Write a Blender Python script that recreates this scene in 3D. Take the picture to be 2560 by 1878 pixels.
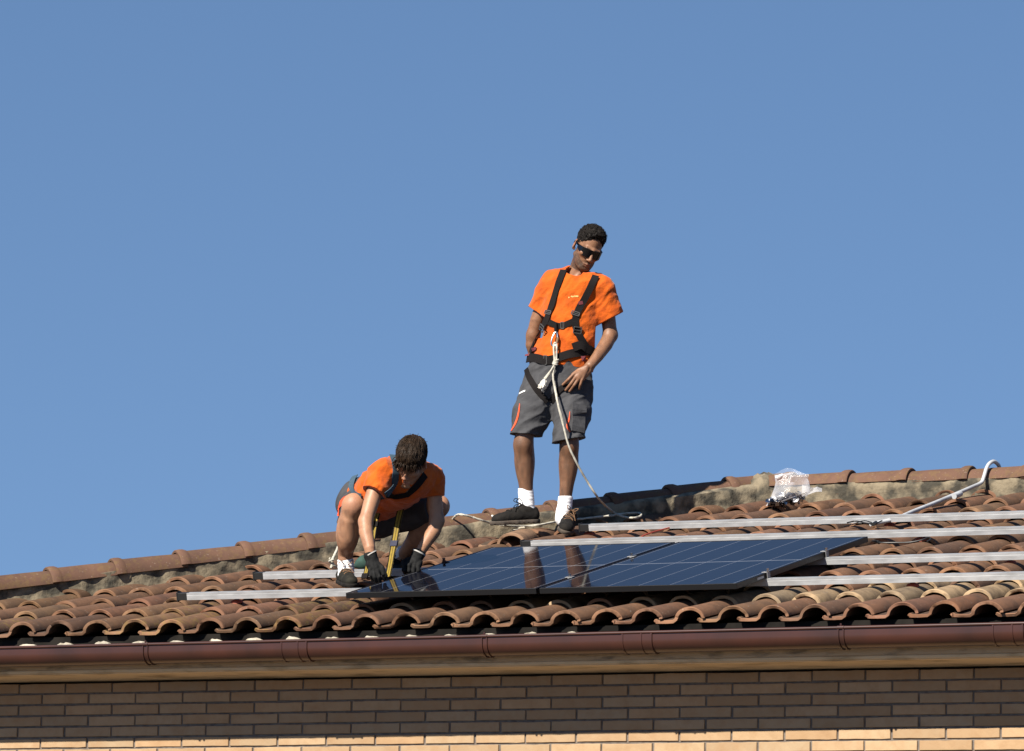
import bpy, bmesh, math, random
import numpy as np
from mathutils import Vector, Matrix

random.seed(7)
rng = np.random.default_rng(7)
S = bpy.context.scene
for o in list(bpy.data.objects):
    bpy.data.objects.remove(o)

# ------------------------------------------------------------------ camera, sky, sun, exposure
F_PX = 14136.98                                    # focal length for a 2560 px wide frame
CAM = np.array([16.30867, -26.29076, -1.83494])
AX = np.array([[0.89102955, 0.45346295, 0.02092109],
               [0.03901534, -0.12241685, 0.99171161],
               [-0.45226556, 0.88282811, 0.12676904]])  # camera right, up, forward
cam_d = bpy.data.cameras.new('camera')
cam_d.sensor_width = 36.0
cam_d.lens = 36.0 * F_PX / 2560.0
cam_d.clip_start = 0.5
cam_d.clip_end = 3000
cam = bpy.data.objects.new('camera', cam_d)
S.collection.objects.link(cam)
M = Matrix.Identity(4)
for i in range(3):
    M[i][0], M[i][1], M[i][2], M[i][3] = AX[0][i], AX[1][i], -AX[2][i], CAM[i]
cam.matrix_world = M
S.camera = cam

SUN_TRAVEL = np.array([0.20, 1.0, -0.88])
SUN_TRAVEL /= np.linalg.norm(SUN_TRAVEL)
w = bpy.data.worlds.new('World')
S.world = w
w.use_nodes = True
wn, wl = w.node_tree.nodes, w.node_tree.links
bg = wn['Background']
sky = wn.new('ShaderNodeTexSky')
sky.sky_type = 'NISHITA'
sky.sun_disc = False
sky.sun_elevation = math.asin(-SUN_TRAVEL[2])
sky.sun_rotation = math.atan2(-SUN_TRAVEL[0], -SUN_TRAVEL[1])
sky.altitude = 300
sky.air_density = 1.0
sky.dust_density = 0.0
sky.ozone_density = 2.0
tcw = wn.new('ShaderNodeTexCoord')
mpw = wn.new('ShaderNodeMapping')
mpw.inputs['Location'].default_value = (0, 0, 0.24)
wl.new(tcw.outputs['Generated'], mpw.inputs['Vector'])
wl.new(mpw.outputs['Vector'], sky.inputs['Vector'])
hs = wn.new('ShaderNodeHueSaturation')
hs.inputs['Saturation'].default_value = 1.08
wl.new(sky.outputs['Color'], hs.inputs['Color'])
wl.new(hs.outputs['Color'], bg.inputs['Color'])
bg.inputs['Strength'].default_value = 0.066

sun_d = bpy.data.lights.new('sun', 'SUN')
sun_d.energy = 5.0
sun_d.angle = math.radians(0.5)
sun_d.color = (1.0, 0.93, 0.82)
sun = bpy.data.objects.new('sun', sun_d)
S.collection.objects.link(sun)
sun.rotation_mode = 'QUATERNION'
sun.rotation_quaternion = Vector(SUN_TRAVEL).to_track_quat('-Z', 'Y')
sun.location = (-10, -25, 30)
S.view_settings.view_transform = 'Standard'
S.view_settings.look = 'None'
S.view_settings.gamma = 1.0
S.view_settings.exposure = 1.10
S.view_settings.use_curve_mapping = False
S.cycles.max_bounces = 8
S.cycles.transparent_max_bounces = 16


# ------------------------------------------------------------------ helpers
def tag(o, label=None, cat=None, group=None, kind=None):
    if label: o['label'] = label
    if cat: o['category'] = cat
    if group: o['group'] = group
    if kind: o['kind'] = kind
    return o


def link(o, parent=None):
    S.collection.objects.link(o)
    if parent is not None:
        o.parent = parent
    return o


def empty(name, loc=(0, 0, 0), parent=None, matrix=None):
    o = bpy.data.objects.new(name, None)
    o.empty_display_size = 0.1
    link(o, parent)
    if matrix is not None:
        o.matrix_world = matrix
    else:
        o.location = loc
    return o


def mesh(name, verts, faces, mat=None, parent=None, smooth=False, sharp=None):
    me = bpy.data.meshes.new(name)
    me.from_pydata(verts, [], faces)
    if mat is not None:
        for m_ in (mat if isinstance(mat, (list, tuple)) else [mat]):
            me.materials.append(m_)
    me.update()
    if smooth:
        me.shade_smooth()
        if sharp is not None:
            me.set_sharp_from_angle(angle=math.radians(sharp))
    return link(bpy.data.objects.new(name, me), parent)


class MB:
    """collects simple shapes, then links them as one mesh object"""
    def __init__(s):
        s.v, s.f = [], []

    def add(s, v, f):
        n = len(s.v)
        s.v += [tuple(map(float, p)) for p in v]
        s.f += [tuple(i + n for i in q) for q in f]

    def box(s, c, size, R=None, bev=0.0):
        c = np.array(c, float)
        h = np.array(size, float) / 2
        R = np.eye(3) if R is None else np.asarray(R)
        if bev <= 0:
            v = [c + R @ (h * np.array(k)) for k in
                 ((-1, -1, -1), (1, -1, -1), (1, 1, -1), (-1, 1, -1), (-1, -1, 1), (1, -1, 1), (1, 1, 1), (-1, 1, 1))]
            s.add(v, [(0, 3, 2, 1), (4, 5, 6, 7), (0, 1, 5, 4), (1, 2, 6, 5), (2, 3, 7, 6), (3, 0, 4, 7)])
        else:
            bm = bmesh.new()
            bmesh.ops.create_cube(bm, size=1.0)
            for q in bm.verts:
                q.co = Vector(np.array(q.co) * h * 2)
            bmesh.ops.bevel(bm, geom=bm.edges[:], offset=bev, segments=1, affect='EDGES', profile=0.5)
            bm.verts.index_update()
            s.add([c + R @ np.array(q.co) for q in bm.verts], [tuple(x.index for x in f.verts) for f in bm.faces])
            bm.free()

    def tube(s, pts, r, n=8, cap=True, lobes=0, twist=0.0):
        P = np.array(pts, float)
        m = len(P)
        rr = np.full(m, r) if np.isscalar(r) else np.array(r, float)
        T = np.gradient(P, axis=0)
        T /= np.linalg.norm(T, axis=1)[:, None] + 1e-12
        u = np.cross(T[0], [0, 0, 1])
        if np.linalg.norm(u) < 1e-3:
            u = np.cross(T[0], [1, 0, 0])
        u /= np.linalg.norm(u)
        V, Fc = [], []
        d = 0.0
        for i in range(m):
            u = u - T[i] * (u @ T[i])
            u /= np.linalg.norm(u)
            b = np.cross(T[i], u)
            if i: d += np.linalg.norm(P[i] - P[i - 1])
            for k in range(n):
                a = 2 * math.pi * k / n
                q = rr[i] * (1 + (0.16 * math.cos(lobes * (a - d * twist)) if lobes else 0))
                V.append(P[i] + (u * math.cos(a) + b * math.sin(a)) * q)
        for i in range(m - 1):
            for k in range(n):
                k2 = (k + 1) % n
                Fc.append((i * n + k, i * n + k2, (i + 1) * n + k2, (i + 1) * n + k))
        if cap:
            Fc.append(tuple(range(n))[::-1])
            Fc.append(tuple((m - 1) * n + k for k in range(n)))
        s.add(V, Fc)

    def ribbon(s, pts, nrm, width, th=0.003, lift=0.0):
        P = np.array(pts, float)
        N_ = np.array(nrm, float)
        T = np.gradient(P, axis=0)
        T /= np.linalg.norm(T, axis=1)[:, None] + 1e-12
        W = np.cross(T, N_)
        W /= np.linalg.norm(W, axis=1)[:, None] + 1e-12
        wd = np.full(len(P), width) if np.isscalar(width) else np.array(width, float)
        V, Fc = [], []
        for i in range(len(P)):
            a = P[i] + N_[i] * lift
            for sx, sn in ((-1, 0), (1, 0), (1, 1), (-1, 1)):
                V.append(a + W[i] * sx * wd[i] / 2 + N_[i] * th * sn)
        for i in range(len(P) - 1):
            for k in range(4):
                k2 = (k + 1) % 4
                Fc.append((i * 4 + k, i * 4 + k2, i * 4 + 4 + k2, i * 4 + 4 + k))
        n = len(P) - 1
        Fc += [(3, 2, 1, 0), (n * 4, n * 4 + 1, n * 4 + 2, n * 4 + 3)]
        s.add(V, Fc)

    def build(s, name, mat=None, parent=None, smooth=False, sharp=40):
        return mesh(name, s.v, s.f, mat, parent, smooth, sharp)


def smoothpath(pts, n=6):
    P = np.array(pts, float)
    P = np.vstack([2 * P[0] - P[1], P, 2 * P[-1] - P[-2]])
    out = []
    for i in range(1, len(P) - 2):
        for t in np.linspace(0, 1, n, endpoint=False):
            a, b, c, d = P[i - 1], P[i], P[i + 1], P[i + 2]
            out.append(0.5 * (2 * b + (c - a) * t + (2 * a - 5 * b + 4 * c - d) * t * t + (3 * b - a - 3 * c + d) * t ** 3))
    out.append(P[-2])
    return np.array(out)


# ------------------------------------------------------------------ materials
ALB = 0.66


def mat(name, col, rough=0.7, metal=0.0, col2=None, scale=20.0, lo=0.4, hi=0.65, detail=6.0, bump=0.0, bscale=None,
        spec=None, coat=0.0, sheen=0.0, stretch=None, sss=0.0):
    col = tuple(c * ALB for c in col)
    if col2 is not None: col2 = tuple(c * ALB for c in col2)
    m = bpy.data.materials.new(name)
    m.use_nodes = True
    n, l = m.node_tree.nodes, m.node_tree.links
    b = n['Principled BSDF']
    b.inputs['Base Color'].default_value = (*col, 1)
    b.inputs['Roughness'].default_value = rough
    b.inputs['Metallic'].default_value = metal
    if spec is not None: b.inputs['Specular IOR Level'].default_value = spec
    if coat: b.inputs['Coat Weight'].default_value = coat
    if sheen: b.inputs['Sheen Weight'].default_value = sheen
    if sss:
        b.inputs['Subsurface Weight'].default_value = sss
        b.inputs['Subsurface Radius'].default_value = (0.012, 0.005, 0.003)
    if col2 is not None or bump:
        tc = n.new('ShaderNodeTexCoord')
        mp = n.new('ShaderNodeMapping')
        if stretch: mp.inputs['Scale'].default_value = stretch
        l.new(tc.outputs['Object'], mp.inputs['Vector'])
    if col2 is not None:
        ns = n.new('ShaderNodeTexNoise')
        ns.inputs['Scale'].default_value = scale
        ns.inputs['Detail'].default_value = detail
        l.new(mp.outputs['Vector'], ns.inputs['Vector'])
        mr = n.new('ShaderNodeMapRange')
        mr.inputs['From Min'].default_value = lo
        mr.inputs['From Max'].default_value = hi
        l.new(ns.outputs['Fac'], mr.inputs['Value'])
        mx = n.new('ShaderNodeMix')
        mx.data_type = 'RGBA'
        mx.inputs['A'].default_value = (*col, 1)
        mx.inputs['B'].default_value = (*col2, 1)
        l.new(mr.outputs['Result'], mx.inputs['Factor'])
        l.new(mx.outputs['Result'], b.inputs['Base Color'])
    if bump:
        nb = n.new('ShaderNodeTexNoise')
        nb.inputs['Scale'].default_value = bscale or scale * 3
        nb.inputs['Detail'].default_value = 5
        l.new(mp.outputs['Vector'], nb.inputs['Vector'])
        bp = n.new('ShaderNodeBump')
        bp.inputs['Strength'].default_value = 1.0
        bp.inputs['Distance'].default_value = bump
        l.new(nb.outputs['Fac'], bp.inputs['Height'])
        l.new(bp.outputs['Normal'], b.inputs['Normal'])
    return m


def mixnode(n, l, a, b, fac, mode='MIX'):
    x = n.new('ShaderNodeMix')
    x.data_type = 'RGBA'
    x.blend_type = mode
    for nm, v in (('A', a), ('B', b), ('Factor', fac)):
        if hasattr(v, 'is_linked'):
            l.new(v, x.inputs[nm])
        elif nm == 'Factor':
            x.inputs[nm].default_value = v
        else:
            x.inputs[nm].default_value = (*v, 1)
    return x.outputs['Result']


def noise(n, l, vec, scale, detail=6, rough=0.55):
    t = n.new('ShaderNodeTexNoise')
    t.inputs['Scale'].default_value = scale
    t.inputs['Detail'].default_value = detail
    t.inputs['Roughness'].default_value = rough
    l.new(vec, t.inputs['Vector'])
    return t.outputs['Fac']


def ramp(n, l, v, lo, hi, a=0.0, b=1.0):
    t = n.new('ShaderNodeMapRange')
    t.inputs['From Min'].default_value = lo
    t.inputs['From Max'].default_value = hi
    t.inputs['To Min'].default_value = a
    t.inputs['To Max'].default_value = b
    l.new(v, t.inputs['Value'])
    return t.outputs['Result']


def piece_material(name, dirt, rough=0.85, bump=0.0012, fleck=None, dirt_amt=0.75, lichen=True, scale=1.0, gain=1.0, pan=0.0):
    """clay pieces: own colour from the object, dirt and lichen from noise that differs per piece"""
    m = bpy.data.materials.new(name)
    m.use_nodes = True
    n, l = m.node_tree.nodes, m.node_tree.links
    b = n['Principled BSDF']
    b.inputs['Roughness'].default_value = rough
    b.inputs['Specular IOR Level'].default_value = 0.25
    oi = n.new('ShaderNodeObjectInfo')
    tc = n.new('ShaderNodeTexCoord')
    rnd = n.new('ShaderNodeVectorMath')
    rnd.operation = 'SCALE'
    rnd.inputs[0].default_value = (37.0, 91.0, 53.0)
    l.new(oi.outputs['Random'], rnd.inputs['Scale'])
    ad = n.new('ShaderNodeVectorMath')
    l.new(tc.outputs['Object'], ad.inputs[0])
    l.new(rnd.outputs['Vector'], ad.inputs[1])
    vec = ad.outputs['Vector']
    c = oi.outputs['Color']
    if gain != 1: c = mixnode(n, l, c, (gain, gain, gain), 1.0, 'MULTIPLY')
    n1 = noise(n, l, vec, 9 * scale, 8, 0.65)
    c = mixnode(n, l, c, dirt, ramp(n, l, n1, 0.42, 0.72, 0.0, dirt_amt))
    if pan:                                        # silt and moss settled in the channel of the tile
        sx = n.new('ShaderNodeSeparateXYZ'); l.new(tc.outputs['Object'], sx.inputs[0])
        wb_ = n.new('ShaderNodeMath'); wb_.operation = 'MULTIPLY_ADD'; wb_.inputs[1].default_value = .07; l.new(n1, wb_.inputs[0]); l.new(sx.outputs['X'], wb_.inputs[2])
        c = mixnode(n, l, c, (0.030, 0.024, 0.018), ramp(n, l, wb_.outputs[0], .125, .165, pan, 0.0))
    n2 = noise(n, l, vec, 45 * scale, 6, 0.7)
    c = mixnode(n, l, c, (0.5, 0.5, 0.5), ramp(n, l, n2, 0.3, 0.75, 0.0, 0.55), 'OVERLAY')
    if fleck:
        n3 = noise(n, l, vec, 70 * scale, 3, 0.5)
        c = mixnode(n, l, c, fleck, ramp(n, l, n3, 0.66, 0.72, 0.0, 0.7))
    if lichen:
        n4 = noise(n, l, vec, 24 * scale, 6, 0.7)
        mth = n.new('ShaderNodeMath')
        mth.operation = 'MULTIPLY'
        l.new(ramp(n, l, n4, 0.50, 0.58), mth.inputs[0])
        l.new(oi.outputs['Alpha'], mth.inputs[1])
        c = mixnode(n, l, c, (0.20, 0.15, 0.025), mth.outputs[0])
    l.new(c, b.inputs['Base Color'])
    bp = n.new('ShaderNodeBump')
    bp.inputs['Distance'].default_value = bump
    l.new(noise(n, l, vec, 60 * scale, 8, 0.7), bp.inputs['Height'])
    l.new(bp.outputs['Normal'], b.inputs['Normal'])
    return m


M_TILE = piece_material('fired_clay_tile', (0.040, 0.027, 0.020), fleck=(0.20, 0.165, 0.13), bump=0.002, pan=0.65)
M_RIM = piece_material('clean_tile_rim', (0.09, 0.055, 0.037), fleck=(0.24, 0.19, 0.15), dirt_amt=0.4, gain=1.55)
M_CAP = piece_material('ridge_clay', (0.065, 0.037, 0.027), fleck=(0.21, 0.155, 0.12), dirt_amt=0.75)
M_BRICK = piece_material('buff_brick', (0.27, 0.155, 0.075), rough=0.9, bump=0.0012, dirt_amt=0.6, lichen=False, scale=1.3)
M_MORTAR = mat('grey_joint_mortar', (0.23, 0.19, 0.155), 0.95, col2=(0.15, 0.12, 0.10), scale=30, bump=0.002, bscale=120)
M_RIDGE_MORTAR = mat('weathered_bedding_mortar', (0.27, 0.22, 0.145), 0.95, col2=(0.06, 0.053, 0.038), scale=11, lo=0.40, hi=0.60,
                     detail=9, bump=0.010, bscale=28)
M_FASCIA = mat('deck_and_fascia_shade', (0.012, 0.011, 0.010), 0.95, col2=(0.024, 0.021, 0.018), scale=8, spec=.1)  # near-black puts the fascia's shade into its colour; also covers the roof deck
M_SUNPATCH_CHIP = mat('sun_patch_and_mortar_chip', (0.62, 0.56, 0.45), 0.95, col2=(0.45, 0.4, 0.3), scale=40, bump=0.004, bscale=60)  # painted sunlight for the eave patches, and the real mortar chips
M_CONC = mat('eave_concrete', (0.80, 0.58, 0.36), 0.95, col2=(0.30, 0.24, 0.17), scale=14, lo=0.5, hi=0.7, bump=0.003, bscale=50,
             stretch=(0.5, 1, 2))
M_SOFFIT = mat('cream_soffit_plaster', (0.84, 0.68, 0.45), 0.9, col2=(0.42, 0.32, 0.19), scale=10, lo=0.5, hi=0.72, bump=0.001, bscale=40,
               stretch=(0.4, 1, 1))
M_GUTTER = mat('brown_lacquered_gutter', (0.075, 0.026, 0.017), 0.30, col2=(0.045, 0.019, 0.014), scale=4, lo=.35, hi=.7, spec=0.5)
M_GROUND = mat('dusty_paving', (0.115, 0.092, 0.068), 0.95, col2=(0.09, 0.072, 0.055), scale=0.6)
M_ALU = mat('mill_finish_aluminium', (0.70, 0.715, 0.73), 0.40, metal=0.45, col2=(0.50, 0.51, 0.52), scale=18, lo=0.35, hi=0.7,
            stretch=(0.6, 2, 2))
M_BLACKPL = mat('black_plastic', (0.012, 0.012, 0.012), 0.5)
M_STEEL = mat('bright_steel', (0.7, 0.7, 0.7), 0.25, metal=1.0)
M_CLAMP = mat('dull_clamp_metal', (0.36, 0.36, 0.36), 0.45, metal=0.4)
M_RUST = mat('rusty_bolt', (0.10, 0.035, 0.02), 0.6, metal=0.3)
M_SEAL = mat('red_rubber_seal', (0.38, 0.07, 0.03), 0.7)
M_FRAME = mat('black_anodised_frame', (0.009, 0.009, 0.010), 0.42, metal=0.3)
M_CONDUIT = mat('grey_white_pvc', (0.62, 0.64, 0.66), 0.45, col2=(0.48, 0.49, 0.5), scale=14)
M_ROPE = mat('white_rope', (0.62, 0.59, 0.50), 0.9, col2=(0.45, 0.42, 0.34), scale=60)
M_CABLE_RED = mat('red_cable', (0.42, 0.06, 0.03), 0.5)

# ------------------------------------------------------------------ places
PHI = 0.2368698
U = np.array([0, math.cos(PHI), math.sin(PHI)])
NR = np.array([0, -math.sin(PHI), math.cos(PHI)])
EX = np.array([1.0, 0, 0])
RR = np.array([EX, U, NR]).T                       # roof axes as columns
PO = np.array([0, -0.0991, 0.80218])
CREST = -0.0745
PW, PL, FH = 1.1286, 1.7256, 0.030
PX0 = 1.92806


def RP(x, s, h=0.0, off=CREST):
    """point at x along the eave, s up the slope, h above the tile crests"""
    return PO + EX * x + U * s + NR * (off + h)


def roofmat(p):
    m_ = Matrix.Identity(4)
    for i in range(3):
        for j in range(3):
            m_[i][j] = RR[i][j]
        m_[i][3] = p[i]
    return m_


def ray(nx, ny):
    d = (nx - 1280) / F_PX * AX[0] - (ny - 939) / F_PX * AX[1] + AX[2]
    return d / np.linalg.norm(d)


def on_roof(nx, ny, h=0.0):
    d = ray(nx, ny)
    o = PO + NR * (CREST + h)
    return CAM + d * (((o - CAM) @ NR) / (d @ NR))


def on_wall(nx, ny, y):
    d = ray(nx, ny)
    return CAM + d * ((y - CAM[1]) / d[1])


# ------------------------------------------------------------------ ground and house
g = 400.0
ground = mesh('ground', [(-g, -g, -3.45), (g, -g, -3.45), (g, g, -3.45), (-g, g, -3.45)], [(0, 1, 2, 3)], M_GROUND)
tag(ground, 'dusty paving in front of the house', kind='structure')

house = empty('brick_house', (0, 0, 0))
tag(house, 'low buff brick house with clay tile hip roof and brown gutter', 'house')
BL, BH = 0.29614, 0.059773
XL, XR = -1.15, 9.2
# wall body (the joints): brick faces stand 8 mm proud of it
wb = MB()
wb.box(((XL + XR) / 2, 3.008, (-3.45 + 0.352) / 2), (XR - XL - 0.02, 6.0, 0.352 + 3.45))
wall = wb.build('brick_wall', M_MORTAR, house)
def brick_mesh(seed):
    r_ = np.random.default_rng(seed)
    bm = bmesh.new()
    bmesh.ops.create_cube(bm, size=1.0)
    bmesh.ops.subdivide_edges(bm, edges=[e for e in bm.edges if abs(e.verts[0].co.x - e.verts[1].co.x) > .5], cuts=5)
    for q in bm.verts:
        q.co = Vector((q.co.x * (BL - 0.0115), q.co.y * .09, q.co.z * (BH - 0.0105)))
        q.co += Vector((0, 0, r_.normal(0, .0006)))
    ed = [e for e in bm.edges if all(v.co.y < 0 for v in e.verts) and (abs(e.verts[0].co.z - e.verts[1].co.z) < .01 or abs(abs(e.verts[0].co.x) - (BL - .0115) / 2) < 1e-4)]
    ed = [e for e in ed if len(e.link_faces) == 2 and abs(e.link_faces[0].normal.dot(e.link_faces[1].normal)) < .9]
    bmesh.ops.bevel(bm, geom=ed, offset=.0022, segments=1, affect='EDGES', profile=.5)
    for q in bm.verts:
        if q.co.y < -.04 and r_.random() < .06: q.co += Vector((0, .0025, 0))
    me = bpy.data.meshes.new('brick'); bm.to_mesh(me); bm.free()
    me.materials.append(M_BRICK)
    return me


BRICKS = [brick_mesh(i) for i in range(7)]
rest = MB()
for row in range(-9, 6):
    offx = 0.0 if row % 2 == 0 else 0.5
    for k in range(-5, 32):
        xc = (k + offx + 0.5) * BL
        if xc < XL + BL / 2 or xc > XR - BL / 2: continue
        zc = row * BH + BH / 2
        jit = (rng.normal(0, .0008), rng.normal(0, .0007))
        if -0.75 < xc < 6.75 and row >= -4:
            b = bpy.data.objects.new('brick', BRICKS[rng.integers(7)])
            link(b, wall)
            b.location = (xc + rng.normal(0, .0008), 0.045 + jit[0], zc + jit[1])
            b.rotation_euler = (0, 0, rng.normal(0, .002))
            t = rng.uniform(0.84, 1.08)
            h_ = rng.normal(0, 0.02)
            b.color = (0.355 * t, (0.243 + h_ * .3) * t, (0.142 + h_ * .35) * t, 0)
        else:
            rest.box((xc, 0.045 + jit[0], zc), (BL - 0.011, 0.09, BH - 0.0095))
for row in range(-57, -9):
    offx = 0.0 if row % 2 == 0 else 0.5
    for k in range(-5, 32):
        xc = (k + offx + 0.5) * BL
        if XL + BL / 2 < xc < XR - BL / 2:
            rest.box((xc, 0.045, row * BH + BH / 2), (BL - 0.011, 0.09, BH - 0.0095))
ro = rest.build('lower_brickwork', M_BRICK, wall)
ro.color = (0.35, 0.21, 0.105, 0)
tag(ro, kind='stuff')

# soffit, moulding, slab edge and fascia (profile extruded along the eave)
def extrude(name, prof, x0, x1, m_, parent, smooth=False, nseg=1):
    V, Fc = [], []
    n = len(prof)
    for i in range(nseg + 1):
        x = x0 + (x1 - x0) * i / nseg
        V += [(x, y, z) for y, z in prof]
    for i in range(nseg):
        for k in range(n):
            k2 = (k + 1) % n
            Fc.append((i * n + k, (i + 1) * n + k, (i + 1) * n + k2, i * n + k2))
    Fc += [tuple(range(n)), tuple(nseg * n + k for k in range(n))[::-1]]
    o = mesh(name, V, Fc, m_, parent, smooth, 35)
    bm = bmesh.new(); bm.from_mesh(o.data); bmesh.ops.recalc_face_normals(bm, faces=bm.faces[:]); bm.to_mesh(o.data); bm.free()
    return o

EL, ER = -1.62, 9.4
extrude('soffit', [(0.03, 0.3655), (0.03, 0.41), (-0.285, 0.42), (-0.285, 0.3800)], EL, ER, M_SOFFIT, house)
extrude('soffit_moulding', [(-0.2855, 0.3855), (-0.2855, 0.4035), (-0.303, 0.4035), (-0.307, 0.398), (-0.301, 0.3855)], EL, ER, M_SOFFIT, house)
extrude('slab_edge', [(-0.2, 0.404), (-0.2, 0.44), (-0.312, 0.44), (-0.312, 0.404)], EL, ER, M_CONC, house)
extrude('shade_dark_fascia', [(-0.2, 0.4405), (-0.2, 0.58), (-0.306, 0.58), (-0.306, 0.4405)], EL, ER, M_FASCIA, house)  # fascia behind the gutter, its deep shade painted in as near-black

# gutter
gut = empty('gutter', (0, 0, 0), house)
gc, gr = np.array([-0.405, 0.527]), 0.063
DROP = 0.030                                       # straight upper part of the trough


def gut_arc(r, a0=180, a1=360, n=21):
    q = [(gc[0] + r * math.cos(math.radians(a)), gc[1] - DROP + r * math.sin(math.radians(a))) for a in np.linspace(a0, a1, n)]
    return [(q[0][0], gc[1] + .004)] + q + [(q[-1][0], gc[1] + .004)]


outer = gut_arc(gr)
inner = gut_arc(gr - .003)[::-1]
extrude('trough', outer + inner, EL, ER, M_GUTTER, gut, smooth=True)
bead = [(-0.4675 + .0085 * math.cos(a), 0.5345 + .0085 * math.sin(a)) for a in np.linspace(0, 2 * math.pi, 14, endpoint=False)]
extrude('rolled_rim', bead, EL, ER, M_GUTTER, gut, smooth=True)


def gut_ring(x0, x1, dr, name, mm=M_GUTTER):
    o_, i_ = gut_arc(gr + dr), gut_arc(gr + .0005)[::-1]
    return extrude(name, o_ + i_, x0, x1, mm, gut, smooth=True)


for nx in (366, 1213, 2104):
    xg = on_wall(nx, 1610, -0.46)[0]
    for d_ in (-0.016, 0.012):
        gut_ring(xg + d_, xg + d_ + 0.006, 0.006, 'bracket_band')
    mb_ = MB(); mb_.tube([(xg, -0.468, 0.543), (xg, -0.468, 0.556)], .005, 6)
    mb_.tube([(xg - .018, -0.468, 0.5345), (xg + .018, -0.468, 0.5345)], .0105, 10)
    mb_.build('bracket_clip', M_GUTTER, gut, True)
for nx0, nx1 in ((706, 770), (1558, 1632), (2484, 2560)):
    x0, x1 = on_wall(nx0, 1610, -0.46)[0], on_wall(nx1, 1610, -0.46)[0]
    gut_ring(x0, x1, 0.003, 'joint_sleeve')
    for xx in (x0 - .002, x0 + (x1 - x0) * .62, x1 - .006):
        gut_ring(xx, xx + .007, 0.0065, 'sleeve_bead')

gut.rotation_euler = (0, -0.0032, 0)
gut.location = (0, 0, -0.0032 * 2.6 - 0.012)

# ------------------------------------------------------------------ roof
roof = empty('roof', (0, 0, 0), house)
EAVE, EXPO, PER, APEX0 = -0.30, 0.42, 0.2342, 0.0850
RIDGE_S = 4.42
HIP0, HIPK = np.array([-0.514, 0.985]), 1.195       # hip line on the slope: s = HIP0.s + K (x - HIP0.x)


def hip_s(x): return HIP0[1] + HIPK * (x - HIP0[0])
def hip_x(s): return HIP0[0] + (s - HIP0[1]) / HIPK


# roof body under the tiles: front, left and back slopes
dk = -0.115
e0 = RP(hip_x(EAVE + .06), EAVE + .06, dk)
p1 = RP(hip_x(RIDGE_S), RIDGE_S, dk)
p2 = RP(ER, RIDGE_S, dk)
p3 = RP(ER, EAVE + .06, dk)
ry = p1[1]
bk = lambda p: np.array([p[0], 2 * ry - p[1], p[2]])
V = [e0, p3, p2, p1, bk(e0), bk(p3)]
dn = np.array([0, 0, -0.05])
V += [V[0] + dn, V[1] + dn, V[4] + dn, V[5] + dn]
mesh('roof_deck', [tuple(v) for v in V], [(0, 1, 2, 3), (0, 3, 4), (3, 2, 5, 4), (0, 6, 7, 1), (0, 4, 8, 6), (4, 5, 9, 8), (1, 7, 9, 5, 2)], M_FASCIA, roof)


def tile_mesh(seed):
    r_ = np.random.default_rng(seed)
    top = [(-0.004, 0.014), (0.000, 0.0205), (0.006, 0.0225), (0.012, 0.0205), (0.020, 0.0155), (0.060, 0.0145), (0.100, 0.0155)]
    for a in np.linspace(171, 10, 19):
        top.append((0.197 + 0.086 * math.cos(math.radians(a)), 0.013 + 0.067 * math.sin(math.radians(a))))
    top = np.array(top)
    d = np.gradient(top, axis=0)
    nn = np.stack([-d[:, 1], d[:, 0]], 1)
    nn /= np.linalg.norm(nn, axis=1)[:, None]
    bot = top - nn * 0.0165
    bot[:6, 1] = np.minimum(bot[:6, 1], 0.000)
    ring = np.vstack([top, bot[::-1]])
    n = len(ring)
    LEN = 0.475
    ys = [0.0, 0.003, 0.010, 0.16, 0.32, LEN]
    Vv, Ff, mi = [], [], []
    wob = r_.normal(0, 0.0012, (len(ys), 2))
    chip = np.convolve(r_.normal(0, 0.0045, n + 4), np.ones(5) / 5, 'valid') + r_.normal(0, .0008, n) + (r_.random(n) < .05) * .006
    for i, y in enumerate(ys):
        for k, (x, z) in enumerate(ring):
            sh = 0.0018 if i == 0 else 0.0
            cx, cz = 0.197, 0.02
            tp = 1 - 0.085 * y / LEN
            zz = z * (tp if x > .1 else 1) - 0.021 * y / EXPO
            xx = cx + (x - cx) * tp if x > .1 else x
            if i == 0:                             # softened front arris
                q = (k < len(top))
                zz += -sh if q else sh * 0.6
            yy = y + (chip[k] if i < 2 else 0)
            Vv.append((xx + wob[i][0], yy, zz + wob[i][1] * 0.6))
    for i in range(len(ys) - 1):
        for k in range(n):
            k2 = (k + 1) % n
            Ff.append((i * n + k, i * n + k2, (i + 1) * n + k2, (i + 1) * n + k))
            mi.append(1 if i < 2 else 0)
    m_ = len(top)
    for base, flip in ((0, False), ((len(ys) - 1) * n, True)):
        for k in range(m_ - 1):
            q = (base + k, base + n - 1 - k, base + n - 2 - k, base + k + 1)
            Ff.append(q[::-1] if flip else q)
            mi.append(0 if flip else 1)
    me = bpy.data.meshes.new('roof_tile')
    me.from_pydata(Vv, [], Ff)
    me.polygons.foreach_set('material_index', mi)
    bm = bmesh.new(); bm.from_mesh(me); bmesh.ops.recalc_face_normals(bm, faces=bm.faces[:]); bm.to_mesh(me); bm.free()
    me.shade_smooth()
    me.set_sharp_from_angle(angle=math.radians(42))
    me.materials.append(M_TILE)
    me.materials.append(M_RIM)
    return me


TILES = [tile_mesh(s) for s in range(8)]
far = []


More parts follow.
